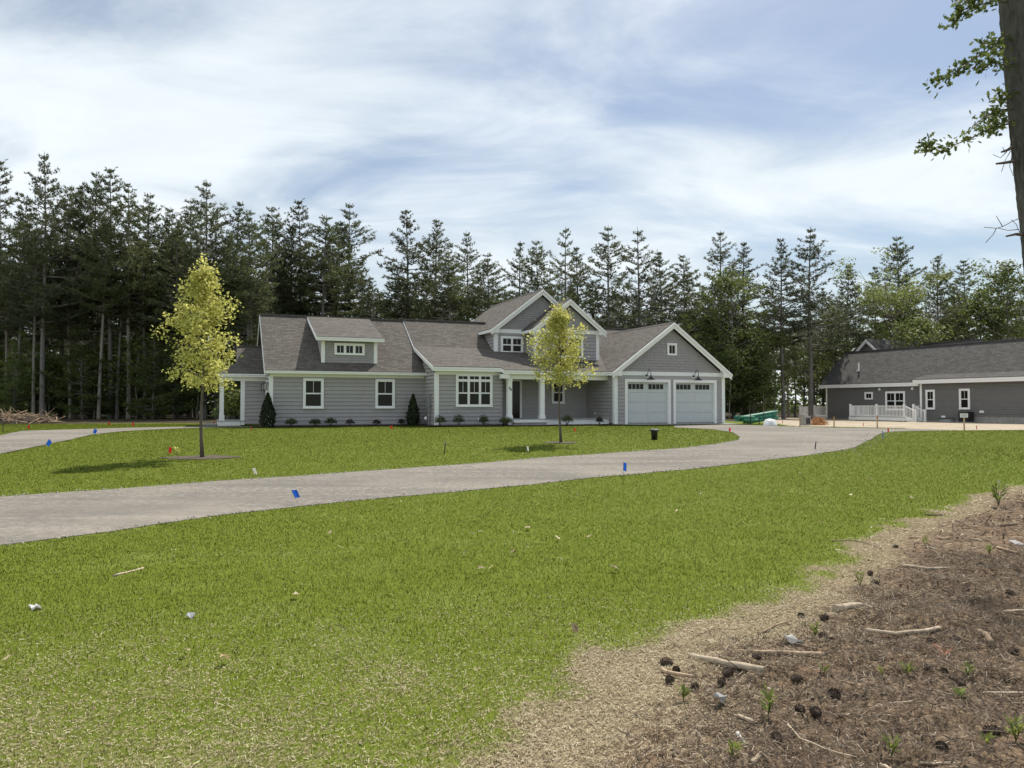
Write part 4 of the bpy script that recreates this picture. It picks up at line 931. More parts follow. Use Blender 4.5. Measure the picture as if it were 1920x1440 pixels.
# ------------------------------------------------------------------ trees
def nrm(v): return v / np.maximum(np.linalg.norm(v, axis=-1, keepdims=True), 1e-9)
def pine_meshes(seed, H=18.0, cb=.45, rad=2.6, dens=1.0, mat='pine', lean=.0, barkm='pinebark', trunk_r=.2, taper=1.0, droop=0):
    """(trunk mesh, crown mesh): whorled limbs with flat sprays of needle tufts, bare dead stubs below"""
    rg = np.random.default_rng(seed); tr = MB(); pts = []; bend = rg.uniform(-1, 1, 2) * lean
    nseg = 12
    for i in range(nseg + 1):
        t = i / nseg; pts.append((bend[0] * t * t * H * .06 + .05 * math.sin(t * 7 + seed), bend[1] * t * t * H * .06 + .05 * math.cos(t * 6 + seed), t * H))
    tr.tube(pts, [trunk_r * (1.12 if i == 0 else 1) * (1 - .92 * (i / nseg) ** 1.1) for i in range(nseg + 1)], 8)
    P = lambda z: np.array([np.interp(z, [p[2] for p in pts], [p[k] for p in pts]) for k in (0, 1)] + [z])
    V = []; T = []
    z = cb * H
    for _ in range(int(10 * (cb > .3))):                      # dead stubs on the bare stem
        zz_ = rg.uniform(.2, cb) * H; a = rg.uniform(0, 6.28); L = rg.uniform(.3, 1.3); o = P(zz_)
        tr.tube([tuple(o), tuple(o + np.array([math.cos(a) * L, math.sin(a) * L, rg.uniform(-.15, .2)]))], [.022, .008], 4, False)
    while z < H * .985:
        t = (z - cb * H) / (H * (1 - cb)); nb = int(rg.integers(4, 7)); a0 = rg.uniform(0, 6.28)
        prof = min(1, .60 + t * 1.9) * (1 - t) ** (1.0 * taper) + .03
        for b in range(nb):
            if rg.uniform() < .14: continue
            a = a0 + 6.28 * b / nb + rg.normal(0, .3); L = 1.9 * rad * prof * rg.uniform(.42, 1.2); el = -.08 - droop + .60 * t ** 1.1 + rg.normal(0, .10)
            d = np.array([math.cos(a), math.sin(a), 0]); side = np.array([-math.sin(a), math.cos(a), 0]); o = P(z)
            curve = lambda s: o + d * (L * s * math.cos(el)) + np.array([0, 0, L * (math.sin(el) * s + .20 * s * s)])
            if L > .5: tr.tube([tuple(curve(s)) for s in (0, .5, .95)], [.014 + .012 * L, .012 + .006 * L, .008], 4, False)
            nt = max(3, int(dens * (6 + 12 * L)))
            s = rg.uniform(.22 if L > 1 else .05, 1.04, nt) ** .8; lat = rg.uniform(-1, 1, nt) * .24 * L * np.sqrt(np.clip(1.12 - s, .05, 1)) * (.4 + s)
            c = np.array([curve(q) for q in s]) + side * lat[:, None] + np.stack([rg.normal(0, .05, nt), rg.normal(0, .05, nt), rg.normal(.03, .05, nt)], 1)
            base = nrm(d * .8 + side * np.sign(lat)[:, None] * rg.uniform(.1, .9, nt)[:, None] + np.array([0, 0, .45 + .5 * t]))
            for k in range(5):
                dv = nrm(base + rg.normal(0, .55, (nt, 3))); l = (1 - .45 * t) * rg.uniform(.22, .44, nt)[:, None]; w = (1 - .35 * t) * rg.uniform(.05, .11, nt)[:, None]
                sd_ = nrm(np.cross(dv, rg.normal(0, 1, (nt, 3))))
                V.append(np.stack([c - sd_ * w * .5, c + sd_ * w * .5 + dv * l * .25, c + dv * l], 1).reshape(-1, 3))
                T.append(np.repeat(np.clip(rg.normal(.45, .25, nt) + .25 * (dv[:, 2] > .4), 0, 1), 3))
        z += (H * (1 - cb)) / 22 * rg.uniform(.6, 1.4)
    return tr.mesh('trunk', M[barkm]), tri_mesh('crown', np.vstack(V), np.hstack(T), M[mat])
def leaf_quads(c, nrmv, size, rg, aspect=.6):
    """diamond-shaped leaves centred at c facing about nrmv"""
    n = len(c); t = nrm(np.cross(nrmv, rg.normal(0, 1, (n, 3)))); b = np.cross(nrmv, t); s = size[:, None]
    return np.stack([c - t * s * .5, c + b * s * aspect * .5 - t * s * .05, c + t * s * .5, c - b * s * aspect * .5 - t * s * .05], 1).reshape(-1, 3)
def broad_meshes(seed, H=12., crown0=.3, rad=2.6, nlimb=16, nleaf=5200, size=.22, mat='broad', barkm='pinebark', trunk_r=.12, clump=.55, top=.35, fork=False):
    rg = np.random.default_rng(seed); tr = MB(); V = []; T = []; cents = []
    zt = H * (.93 if not fork else .6)
    pts = [(.06 * math.sin(i * 1.7 + seed), .06 * math.cos(i * 1.3 + seed), zt * i / 8) for i in range(9)]
    tr.tube(pts, [trunk_r * (1.15 if i == 0 else 1) * (1 - .85 * i / 8) for i in range(9)], 8)
    for i in range(nlimb):
        t = (i + rg.uniform(.1, .9)) / nlimb; z0 = H * (crown0 + (1 - crown0) * t * .82); a = i * 2.4 + rg.normal(0, .4)
        f = math.sin(math.pi * min(1, (.18 + .86 * t)) ) ** .6 if not fork else .6 + .5 * t
        L = rad * max(.25, f) * rg.uniform(.75, 1.15); up = L * (rg.uniform(.25, .7) + .5 * t)
        o = np.array([*[np.interp(min(z0, zt), [p[2] for p in pts], [p[k] for p in pts]) for k in (0, 1)], min(z0, zt * .98)])
        e = o + np.array([math.cos(a) * L, math.sin(a) * L, up]); e[2] = min(e[2], H)
        mid = (o + e) / 2 + np.array([0, 0, -.06 * L])
        tr.tube([tuple(o), tuple(mid), tuple(e)], [trunk_r * .32, trunk_r * .2, trunk_r * .06], 5, False)
        for k in range(7):
            s = rg.uniform(.35, 1.08); cents.append((o + (e - o) * s + rg.normal(0, .22 * L, 3) * [1, 1, .7], clump * rg.uniform(.6, 1.25)))
            if k < 4: tr.tube([tuple(o + (e - o) * (s * .75)), tuple(cents[-1][0])], [trunk_r * .08, trunk_r * .03], 3, False)
    cents.append((np.array([*pts[-1][:2], H - clump * .5]), clump * .8))
    per = max(8, nleaf // len(cents))
    for c, r in cents:
        n = int(per * (r / clump) ** 2); u = nrm(rg.normal(0, 1, (n, 3))); p = c + u * (r * rg.uniform(.35, 1, n) ** .5)[:, None] * [1, 1, .62]
        nv = nrm(np.array([0, 0, .8]) + u * .45 + rg.normal(0, .5, (n, 3)))
        V.append(leaf_quads(p, nv, size * rg.uniform(.65, 1.25, n), rg)); T.append(np.repeat(np.clip(rg.normal(.45, .25, n), 0, 1), 4))
    return tr.mesh('trunk', M[barkm]), tri_mesh('crown', np.vstack(V), np.hstack(T), M[mat], 4)
def proto(name, meshes): return (name, meshes)
def plant(pm, loc, rz, sc, sxy, label, group, cat='tree', parts=('trunk', 'crown')):
    e = empty(pm[0], loc, rz, label, cat, group); e.scale = (sxy, sxy, sc)
    for n_, me in zip(parts, pm[1]): link_mesh(n_, me, e)
    return e
HP = 18.0
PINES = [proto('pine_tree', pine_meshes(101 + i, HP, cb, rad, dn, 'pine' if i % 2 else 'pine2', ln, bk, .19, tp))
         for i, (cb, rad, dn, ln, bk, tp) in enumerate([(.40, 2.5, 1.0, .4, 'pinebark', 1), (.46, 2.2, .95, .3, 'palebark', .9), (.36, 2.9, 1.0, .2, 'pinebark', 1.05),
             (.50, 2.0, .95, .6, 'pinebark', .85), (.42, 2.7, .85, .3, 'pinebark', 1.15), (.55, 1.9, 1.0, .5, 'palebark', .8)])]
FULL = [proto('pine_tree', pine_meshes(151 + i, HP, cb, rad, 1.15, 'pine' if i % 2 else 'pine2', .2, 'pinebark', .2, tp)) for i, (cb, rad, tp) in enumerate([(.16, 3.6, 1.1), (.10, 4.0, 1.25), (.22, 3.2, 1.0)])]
HEM = [proto('young_pine', pine_meshes(181 + i, 8.0, .06, 1.9, .9, 'under', .3, 'pinebark', .09, 1.0, .1)) for i in range(2)]
BRD = [proto('leafy_tree', broad_meshes(201 + i, 12., c0, rd, 16, 4600, .24, 'broad', 'pinebark', .12, .75)) for i, (c0, rd) in enumerate([(.25, 2.4), (.35, 2.9), (.2, 2.0)])]
UND = [proto('sapling', broad_meshes(231 + i, 6., .12, 1.6, 14, 2200, .21, 'under', 'palebark', .045, .6)) for i in range(3)]
LIGHT = proto('leafy_tree', broad_meshes(251, 15., .36, 4.2, 22, 7000, .24, 'broadlight', 'palebark', .17, .85, fork=True))
YEL = proto('leafy_tree', broad_meshes(252, 7., .3, 1.9, 14, 2600, .22, 'broadlight', 'palebark', .06, .6))
rt = random.Random(5)
def top_h(px, py, Y): return at_depth(px, py, Y)
def tree_at(pm, px, pytop, Y, H0, label, group, wide=1.0, cat='tree'):
    p = top_h(px, pytop, Y); z0 = gzf(p.x, p.y); sc = max(.3, (p.z - z0) / H0)
    return plant(pm, (p.x, p.y, z0 - .05), rt.uniform(0, 6.28), sc, sc ** .6 * wide if H0 == HP else sc * wide, label, group, cat)
G1 = 'tall pines of the dense wood left of the grey house'; G2 = 'tall pines standing behind the grey house'; G3 = 'pines standing between and behind the two houses'
LB1 = 'tall dark pine with a bare lower trunk in the dense wood left of the house'
LB2 = 'dark pine rising behind the roofs of the grey house'
LB3 = 'dark pine in the wood to the right of the grey garage'
LD1 = 'dark pine set deep in the left wood, mostly hidden by nearer pines'
LD2 = 'dark pine deep in the wood behind the grey house, mostly hidden by nearer pines'
LD3 = 'dark pine deep in the wood between the houses, mostly hidden by nearer trees'
ORD = 'first second third fourth fifth sixth seventh eighth ninth tenth eleventh twelfth thirteenth fourteenth fifteenth sixteenth seventeenth eighteenth'.split()
left = [(5, 303), (40, 372), (88, 284), (118, 345), (148, 348), (178, 317), (213, 318), (246, 344), (272, 358), (305, 384), (338, 424), (362, 372), (389, 334), (410, 400), (441, 376), (474, 394)]
for i, (px, py) in enumerate(left):
    Y = rt.uniform(56, 63); lab = 'pine at the front of the left wood, %s treetop from the left edge' % ORD[i]
    if (px, py) == (88, 284): lab = 'tallest pine of the wood, near the left edge, with a forked bushy top'; Y = 56
    if (px, py) == (389, 334): lab = 'tall full-topped pine standing right behind the larger yellow young tree'
    tree_at(PINES[[0, 3, 2, 5, 1, 3, 0, 1, 3, 5, 1, 3, 2, 4, 0, 3][i]], px, py, Y, HP, lab, G1, rt.uniform(.85, 1.05))
mid = [(517, 384, 3), (545, 425, 1), (567, 377, 0), (602, 400, 3), (628, 415, 5), (655, 376, 2), (768, 394, 4), (816, 410, 1), (848, 470, 5), (877, 432, 2), (918, 474, 3), (700, 520, 1), (740, 510, 3)]
for i, (px, py, k) in enumerate(sorted(mid)):
    lab = 'pine behind the grey house, %s treetop right of the left wood' % ORD[i]
    if px == 655: lab = 'tall well-shaped pine with open sky to its right, behind the dormer roof'
    if px == 768: lab = 'pine with wide level limbs standing alone left of the upper gables'
    tree_at(PINES[k], px, py, rt.uniform(64, 72), HP, lab, G2, rt.uniform(1.05, 1.25) if px in (655, 768) else rt.uniform(.95, 1.15))
right = [(975, 450, 'f', 0), (1012, 448, 'p', 3), (1060, 424, 'f', 1), (1085, 462, 'p', 4), (1140, 420, 'p', 2), (1198, 425, 'f', 2), (1242, 470, 'p', 0), (1285, 478, 'p', 1), (1350, 430, 'f', 0), (1390, 455, 'p', 4),
         (1465, 447, 'p', 4), (1516, 424, 'p', 2), (1585, 498, 'p', 0), (1690, 440, 'p', 3), (1755, 480, 'p', 1), (1810, 488, 'p', 0), (1872, 492, 'p', 5), (1640, 500, 'p', 4)]
for i, (px, py, s, k) in enumerate(sorted(right)):
    pm = (FULL if s == 'f' else PINES)[k]; lab = 'pine top behind the houses, %s from the upper gables towards the right' % ORD[i]; Y = rt.uniform(68, 76) if px < 1400 else rt.uniform(74, 92)
    if px == 1516: lab = 'tall straight pine with a thick bare trunk left of the charcoal house'; Y = 70
    if px == 1465: lab = 'slender pine with a pale bare trunk between garage and charcoal house'; Y = 68
    if px == 1350: lab = 'broad bushy pine rising just right of the garage gable'
    tree_at(pm, px, py, Y, HP, lab, G2 if px < 1130 else G3, rt.uniform(1.0, 1.2))
# deeper rows that close the wood
rgf = np.random.default_rng(31); nf = 40000; xf = rgf.uniform(-150, 150, nf); yf = rgf.uniform(116, 132, nf); zf = .3 + rgf.uniform(0, 1, nf) ** 1.4 * (9.5 + 6 * fbm(xf, yf, .09, 71))
tag(link_mesh('far_woods', tri_mesh('far_woods', leaf_quads(np.stack([xf, yf, zf], 1), nrm(rgf.normal(0, 1, (nf, 3)) + [0, -.4, .3]), rgf.uniform(.5, 1.1, nf), rgf), np.repeat(np.clip(rgf.normal(.4, .3, nf), 0, 1), 4), M['under'], 4)), 'far wood closing the view between the trunks', 'woods', kind='stuff')
n = 0
for row, (Y0, n_, x0, x1, h0, h1) in enumerate([(64, 20, -68, -22, 13.5, 17.5), (71, 20, -74, -20, 13, 17), (78, 18, -82, -16, 13, 17), (84, 44, -90, 60, 11, 15.5), (94, 34, -95, 80, 11, 17), (80, 18, -20, 34, 9, 13), (108, 34, -110, 100, 12, 18)]):
    for i in range(n_):
        dense = x1 < -10
        x = x0 + (x1 - x0) * (i + rt.uniform(.1, .9)) / n_; y = Y0 + rt.uniform(-3, 3)
        if x > 20 and 45 < y < 92 and (Vector((x, y, 0)) - NO).dot(NV) < 18 and (Vector((x, y, 0)) - NO).dot(NU) > -7: continue
        h = rt.uniform(h0, h1); z0 = gzf(x, y); r_ = x / y
        lab, g = ((LD1, G1) if r_ < -.33 else (LD2, G2) if r_ < .13 else (LD3, G3))
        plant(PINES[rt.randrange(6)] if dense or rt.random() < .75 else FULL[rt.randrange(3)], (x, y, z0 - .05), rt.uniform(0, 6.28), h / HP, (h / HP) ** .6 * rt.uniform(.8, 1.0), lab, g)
for i in range(18):                                        # slim bare-stemmed pines along the front of the left wood
    y = rt.uniform(55.5, 60); x = y * (-.72 + .40 * (i + rt.uniform(.1, .9)) / 18); h = rt.uniform(11, 15.5)
    plant(PINES[[3, 5][i % 2]], (x, y, gzf(x, y) - .05), rt.uniform(0, 6.28), h / HP, rt.uniform(.62, .85), 'slim lower pine with a bare pale stem at the front of the left wood', G1)
# leafy trees that stand out
tree_at(LIGHT, 1672, 468, 80, 15., 'large pale green spring-leaved tree behind the charcoal house', 'leafy trees around the two houses', 1.0)
tree_at(YEL, 1728, 585, 73, 7., 'small bright yellow-green tree just behind the charcoal roof ridge', 'leafy trees around the two houses', 1.0)
for px, py, Y, k, w, lab in ((1372, 498, 66, 1, 1.0, 'rounded fresh green tree behind the right slope of the garage roof'), (1560, 560, 74, 0, .9, 'mid green tree behind the left end of the charcoal house'), (1888, 486, 78, 1, 1.1, 'green leafy tree behind the charcoal roof at the right edge'),
        (1835, 520, 82, 2, 1.1, 'second green tree from the right behind the charcoal roof'), (1506, 600, 86, 0, 1.0, 'leafy tree over the far small deck of the charcoal house'), (1490, 640, 84, 1, 1.3, 'low leafy tree filling the gap left of the charcoal house'), (1550, 640, 86, 2, 1.5, 'low leafy tree peeping past the left wall of the charcoal house'), (1330, 560, 70, 2, 1, 'low leafy tree close behind the garage gable'), (1410, 600, 66, 0, 1.15, 'dense low leafy tree between garage and green pipes'), (1452, 610, 68, 1, 1.0, 'leafy tree above the stack of green pipes'), (800, 500, 76, 0, 1, 'leafy tree low among the pines behind the middle roof'), (725, 540, 74, 2, 1.1, 'bushy leafy tree low behind the dormer wing roof'), (900, 540, 74, 1, .9, 'leafy tree showing between pines left of the upper gable')):
    tree_at(BRD[k], px, py, Y, 12., lab, 'leafy trees around the two houses', w)
# saplings and young conifers along the foot of the wood
LU = {0: 'leafy sapling growing under the pines of the left wood', 1: 'leafy sapling growing under the pines behind the grey house', 2: 'leafy sapling at the foot of the wood between the houses'}
LH = {0: 'young dark conifer growing under the pines of the left wood', 1: 'young dark conifer growing under the pines behind the grey house', 2: 'young dark conifer at the foot of the wood between the houses'}
for (n_, a0, a1, y0, y1) in ((28, -.74, -.33, 56, 61), (34, -.74, -.30, 63, 73), (22, -.33, .12, 66, 74), (60, .16, .46, 62, 76), (22, .44, .75, 80, 98)):
    for i in range(n_):
        r_ = a0 + (a1 - a0) * (i + rt.uniform(.05, .95)) / n_; y = rt.uniform(y0, y1); x = r_ * y; z0 = gzf(x, y); zone = 0 if r_ < -.33 else 1 if r_ < .17 else 2
        if x > 22 and (Vector((x, y, 0)) - NO).dot(NV) < 17 and (Vector((x, y, 0)) - NO).dot(NU) > -5.5: continue
        if rt.random() < .68: s = rt.uniform(.55, 1.25); plant(UND[rt.randrange(3)], (x, y, z0 - .03), rt.uniform(0, 6.28), s, s * 1.1, LU[zone], 'saplings at the foot of the wood', 'sapling')
        else: s = rt.uniform(.5, 1.15); plant(HEM[rt.randrange(2)], (x, y, z0 - .03), rt.uniform(0, 6.28), s, s, LH[zone], 'young conifers at the foot of the wood', 'conifer')

# the two young yellow trees in the lawn
def maple(name, base, H, c0, rad, seed, nleaf, label):
    rg = np.random.default_rng(seed); tr = MB(); V = []; T = []
    pts = [(.03 * math.sin(i * 1.1 + seed), .03 * math.cos(i * .9), H * .97 * i / 10) for i in range(11)]
    tr.tube(pts, [.044 * (1.25 if i == 0 else 1) * (1 - .86 * i / 10) for i in range(11)], 10); tips = []
    nl = 40
    for i in range(nl):
        t = (i + .5) / nl; z0 = c0 * H + (H * .93 - c0 * H) * t; a = i * 2.399 + rg.normal(0, .3)
        prof = np.interp(t, [0, .12, .45, .75, 1], [.80, 1.0, .88, .56, .16]); L = rad * prof * rg.uniform(.58, 1.3); up = L * rg.uniform(.35, .85) * (.55 + .5 * t)
        o = np.array([*[np.interp(z0, [p[2] for p in pts], [p[k] for p in pts]) for k in (0, 1)], z0]); e = o + np.array([math.cos(a) * L, math.sin(a) * L, up])
        mid = (o + e) / 2 + np.array([0, 0, .05 * L]); tr.tube([tuple(o), tuple(mid), tuple(e)], [.016, .010, .004], 5, False)
        for s in np.linspace(.35, 1.05, 7): tips.append((o + (e - o) * s + rg.normal(0, .04 + .06 * L, 3), t))
    for q in range(10): tips.append((np.array([*pts[-1][:2], H * (.90 + .10 * q / 9)]) + rg.normal(0, .05, 3), 1))
    per = nleaf // len(tips)
    for c, t in tips:
        n = int(per * rg.uniform(.4, 1.7)); p = c + rg.normal(0, 1, (n, 3)) * [.10, .10, .085]; nv = nrm(np.array([0, 0, .55]) + rg.normal(0, .7, (n, 3)))
        V.append(leaf_quads(p, nv, rg.uniform(.05, .10, n), rg, .8)); T.append(np.repeat(np.clip(rg.normal(.5, .28, n), 0, 1), 4))
    e = empty(name, base, 0, label, 'tree', 'young yellow trees in the lawn')
    tr.build('trunk', M['maplebark'], e, True); link_mesh('crown', tri_mesh('crown', np.vstack(V), np.hstack(T), M['maple'], 4), e)
maple('young_maple', (T1.x, T1.y, T1.z), top_h(378, 490, T1.y).z - T1.z, .335, .86, 3, 6400, 'larger young tree with yellow-green leaves on the left lawn')
maple('young_maple', (T2.x, T2.y, T2.z), top_h(1045, 572, T2.y).z - T2.z, .40, .93, 8, 6200, 'smaller young yellow-leaved tree in front of the porch')
# clipped cones and shrubs along the house
def cone_shrub(base, H, r, seed, label):
    rg = np.random.default_rng(seed); n = 2600; t = rg.uniform(0, 1, n) ** .8; a = rg.uniform(0, 6.28, n); prof = np.interp(t, [0, .1, .35, .8, 1], [.72, .95, 1, .42, .04]); lump_ = 1 + .12 * np.sin(a * 5 + t * 14)
    rr = r * prof * lump_ * rg.uniform(.72, 1.06, n); c = np.stack([rr * np.cos(a), rr * np.sin(a), t * H], 1)
    nv = nrm(np.stack([np.cos(a), np.sin(a), .5 + 0 * a], 1) + rg.normal(0, .6, (n, 3)))
    e = empty('arborvitae', base, 0, label, 'shrub', 'narrow evergreens by the house front'); b = MB(); b.tube([(0, 0, 0), (0, 0, H * .8)], [.04, .01], 6); b.build('trunk', M['maplebark'], e)
    link_mesh('foliage', tri_mesh('foliage', leaf_quads(c, nv, rg.uniform(.07, .16, n), rg, .5), np.repeat(np.clip(rg.normal(.4, .28, n), 0, 1), 4), M['cedar'], 4), e)
p = ground_at(492, 803); q = hpt(.0, -.62); cone_shrub((hpt(-.12, -.6)[0], hpt(-.12, -.6)[1], .52), 1.62, .35, 1, 'dark cone-shaped evergreen at the left corner of the grey house')
x_, y_ = hpt(7.0, -.62); cone_shrub((x_, y_, .5), 1.62, .33, 2, 'dark cone-shaped evergreen beside the meter boxes')
def shrub(base, r, h, seed, label, mat='shrub', n=420, leaf=.07):
    rg = np.random.default_rng(seed); e = empty('shrub', base, 0, label, 'shrub', 'low shrubs along the house front'); b = MB(); V = []; T = []
    for i in range(9):
        a = i * 2.4; L = r * rg.uniform(.5, .95); b.tube([(0, 0, 0), (math.cos(a) * L * .5, math.sin(a) * L * .5, h * .45), (math.cos(a) * L, math.sin(a) * L, h * rg.uniform(.6, .9))], [.010, .007, .004], 4, False)
    u = nrm(rg.normal(0, 1, (n, 3))); u[:, 2] = np.abs(u[:, 2]) * 1.0 - .15; c = u * rg.uniform(.45, 1.05, n)[:, None] * [r, r, h * .6] + [0, 0, h * .42]
    nv = nrm(u + rg.normal(0, .6, (n, 3)) + [0, 0, .4]); b.build('stems', M['maplebark'], e)
    link_mesh('foliage', tri_mesh('foliage', leaf_quads(c, nv, leaf * rg.uniform(.6, 1.3, n), rg), np.repeat(np.clip(rg.normal(.4, .3, n), 0, 1), 4), M[mat], 4), e)
def on_v(px, v):
    r_ = ray(px, 790); t = (HV.dot(HO) + v) / (HV.x * r_.x + HV.y * r_.y); q = r_ * t; return Vector((q.x, q.y, gzf(q.x, q.y)))
for i, (px, v, r, h, mt_, lab) in enumerate([(546, -.6, .34, .46, 'shrub', 'round green shrub below the gap left of the first wing window'), (591, -.6, .32, .44, 'shrub', 'green shrub under the right edge of the first wing window'), (620, -.6, .33, .50, 'shrub', 'green shrub just right of the first wing window'),
        (656, -.6, .25, .40, 'darkshrub', 'sparse dark shrub midway between the two wing windows'), (706, -.6, .24, .38, 'darkshrub', 'small dark reddish shrub under the second wing window'), (753, -.6, .22, .40, 'darkshrub', 'small dark shrub left of the second evergreen cone'),
        (825, -2.75, .33, .62, 'shrub', 'leggy green shrub at the white corner board right of the meters'), (860, -2.75, .32, .64, 'shrub', 'loose shrub under the left part of the triple window'), (907, -2.75, .27, .62, 'shrub', 'loose shrub to the right of the triple window'),
        (949, -3.15, .38, .52, 'shrub', 'dense green shrub beside the porch step'), (1063, -3.4, .36, .60, 'shrub', 'dense green shrub in front of the porch floor'), (1124, -3.3, .22, .50, 'darkshrub', 'thin sparse shrub at the garage end of the porch')]):
    shrub(on_v(px, v), r, h, 300 + i, lab, mt_, 460 if mt_ == 'shrub' else 260)
b0 = ground_at(385, 797); shrub((b0.x, b0.y + 3, b0.z), .85, 1.25, 340, 'light green bush on the lawn behind the yellow tree trunk', 'shrub', 700, .13)
b0 = on_v(432, 7.0); shrub((b0.x, b0.y, b0.z), .8, 2.3, 341, 'bright bush seen through the open side porch', 'broad', 700, .16)

# ------------------------------------------------------------------ the big trunk at the right edge, with oak sprays reaching in
OAK = [(0, 0), (.10, .08), (.22, .07), (.20, .20), (.36, .22), (.34, .12), (.50, .16), (.62, .30), (.66, .16), (.80, .16), (.78, .06), (1, 0)]
OAK = OAK + [(x, -y) for x, y in OAK[-2:0:-1]]
BT = Vector((8.1, 9.6, 0))
bt = empty('tall_tree', (at_depth(1975, 900, 9.4).x, 9.4, gzf(6.8, 9.4)), 0, 'thick grey-barked trunk at the right edge with leafy twigs reaching into the sky', 'tree')
def trunk_pt(py, off): q = at_depth(1878 + .0913 * py, py, 9.4); return Vector((q.x + off - bt.location.x, 0, q.z - bt.location.z))
rad_t = .27
tb = MB(); zs = np.linspace(0, 8.6, 150); nseg = 52; vs = []; fs = []
rgb = np.random.default_rng(77)
for i, z in enumerate(zs):
    zw = z + bt.location.z; py = 758 - (zw - CAMZ) / 9.4 * FPX; c = trunk_pt(py, rad_t)
    for j in range(nseg):
        a = 2 * math.pi * j / nseg; r = rad_t * (1.0 + .25 * math.exp(-z * 1.5) - .012 * z) * (1 + .05 * math.sin(3 * a + z * 1.1) + .07 * (float(fbm(a * 14, z * 2.2, 1.0, 83)) - .5) + .012 * rgb.normal())
        vs.append((c.x + r * math.cos(a), r * math.sin(a), z))
for i in range(len(zs) - 1):
    for j in range(nseg): fs.append((i * nseg + j, i * nseg + (j + 1) % nseg, (i + 1) * nseg + (j + 1) % nseg, (i + 1) * nseg + j))
tb.add(vs, fs); tb.build('trunk', M['nearbark'], bt, True)
def px_l(px, py, dy=0): q = at_depth(px, py, 9.4 + dy); return np.array([q.x - bt.location.x, dy, q.z - bt.location.z])
sprays = [[(1890, 5, 0), (1860, 2, -.2), (1830, 12, -.3), (1802, 26, -.3), (1782, 40, -.2)], [(1900, -12, .0), (1852, -10, -.3), (1815, 2, -.4), (1795, 14, -.4)],
          [(1893, 62, 0), (1872, 78, -.2), (1850, 96, -.2), (1822, 112, -.2), (1795, 133, -.2), (1770, 146, -.1), (1750, 152, -.1)], [(1897, 120, .0), (1880, 122, -.3), (1860, 118, -.3), (1838, 128, -.3)], [(1890, 98, .2), (1862, 84, .2), (1840, 80, .2)],
          [(1902, 224, 0), (1875, 232, -.2), (1848, 245, -.2), (1815, 262, -.2), (1780, 275, -.2), (1750, 278, -.2), (1726, 268, -.2)], [(1900, 204, .0), (1872, 206, -.3), (1845, 220, -.3), (1822, 238, -.3)], [(1898, 180, .1), (1885, 178, -.1), (1868, 188, -.2)], [(1890, 232, .2), (1862, 240, .2), (1850, 232, .2)]]
V = []; T = []; rg = np.random.default_rng(9)
for si, sp in enumerate(sprays):
    P_ = [px_l(*q) for q in sp]; b = MB(); b.tube([tuple(q) for q in P_], list(np.linspace(.012, .003, len(P_))), 5); b.build('branch', M['maplebark'], bt)
    k = len(P_); nl = int(26 * k)
    for _ in range(nl):
        t = rg.uniform(.12 if si in (0, 1, 5) else .05, 1) * (k - 1); i = min(int(t), k - 2); c = P_[i] + (P_[i + 1] - P_[i]) * (t - i) + rg.normal(0, 1, 3) * [.045, .08, .045]
        L = rg.uniform(.06, .112); ax = nrm(rg.normal(0, 1, 3) + (P_[i + 1] - P_[i]) * 2.5); nv = nrm(np.array([0, 0, .6]) + rg.normal(0, .8, 3)); bx = nrm(np.cross(nv, ax)); tt = np.clip(rg.normal(.45, .28), 0, 1)
        q = [c + ax * (u * L) + bx * (w * L) for u, w in OAK]; V.append(np.array(q)); T += [tt] * len(OAK)
link_mesh('leaves', tri_mesh('leaves', np.vstack(V), T, M['oak'], len(OAK)), bt)
for st in ([(1898, 276, 0), (1890, 281, -.1), (1878, 285, -.15)], [(1902, 302, 0), (1885, 305, -.2), (1868, 307, -.25)], [(1918, 440, 0), (1905, 439, -.1), (1887, 443, -.2)]):
    b = MB(); b.tube([tuple(px_l(*q)) for q in st], [.024, .018, .012], 6); b.build('dead_stub', M['maplebark'], bt)
b = MB()
for st in ([(1895, 283), (1885, 300), (1878, 322)], [(1888, 284), (1876, 296), (1862, 290)], [(1898, 290), (1893, 312), (1900, 330)], [(1884, 286), (1880, 276)], [(1915, 408), (1898, 415), (1880, 425), (1868, 428), (1845, 426)], [(1880, 425), (1868, 405)], [(1868, 428), (1862, 440), (1848, 455)], [(1910, 430), (1890, 432), (1872, 428)], [(1916, 445), (1905, 420), (1896, 412)]):
    b.tube([tuple(px_l(x, y, -.15)) for x, y in st], [.006] + [.004] * (len(st) - 1), 4, False)
tw = b.build('twigs', M['maplebark'], bt); tw['kind'] = 'stuff'

# ------------------------------------------------------------------ small things
def flag(px, py, hgt, w, mat, label, tilt=0, yaw=0, hf=None, group=None, stand=True):
    p = ground_at(px, py); e = empty('survey_flag', (p.x, p.y, p.z - .02), yaw, label, 'flag', group or 'small marker flags in the lawns'); e.rotation_euler = (0, tilt, yaw)
    hf = hf or w * .8
    b = MB(); b.tube([(0, 0, 0), (0, 0, hgt)], .0022 + .0001 * p.y, 5); b.build('wire', M['steel'], e)
    n = 5; pts = [(w * i / (n - 1), .012 * math.sin(i * 1.9 + px), 0) for i in range(n)]; V = []; T = []
    for i in range(n - 1):
        a, c = pts[i], pts[i + 1]; sg_ = .25 * hf * (c[0] / w); sa = .25 * hf * (a[0] / w)
        V += [(a[0], a[1], hgt - hf - sa), (c[0], c[1], hgt - hf - sg_), (c[0], c[1], hgt - sg_), (a[0], a[1], hgt - sa)]; T += [.5] * 4
    link_mesh('flag_sheet', tri_mesh('flag_sheet', np.array(V), T, M[mat], 4), e); return e
flag(560, 946, .27, .075, 'blue', 'blue marker flag drooping at the near edge of the gravel drive', -.42, .5, .13)
flag(1168, 893, .32, .075, 'blue', 'blue marker flag at the drive edge in front of the garage', .05, .3, .17)
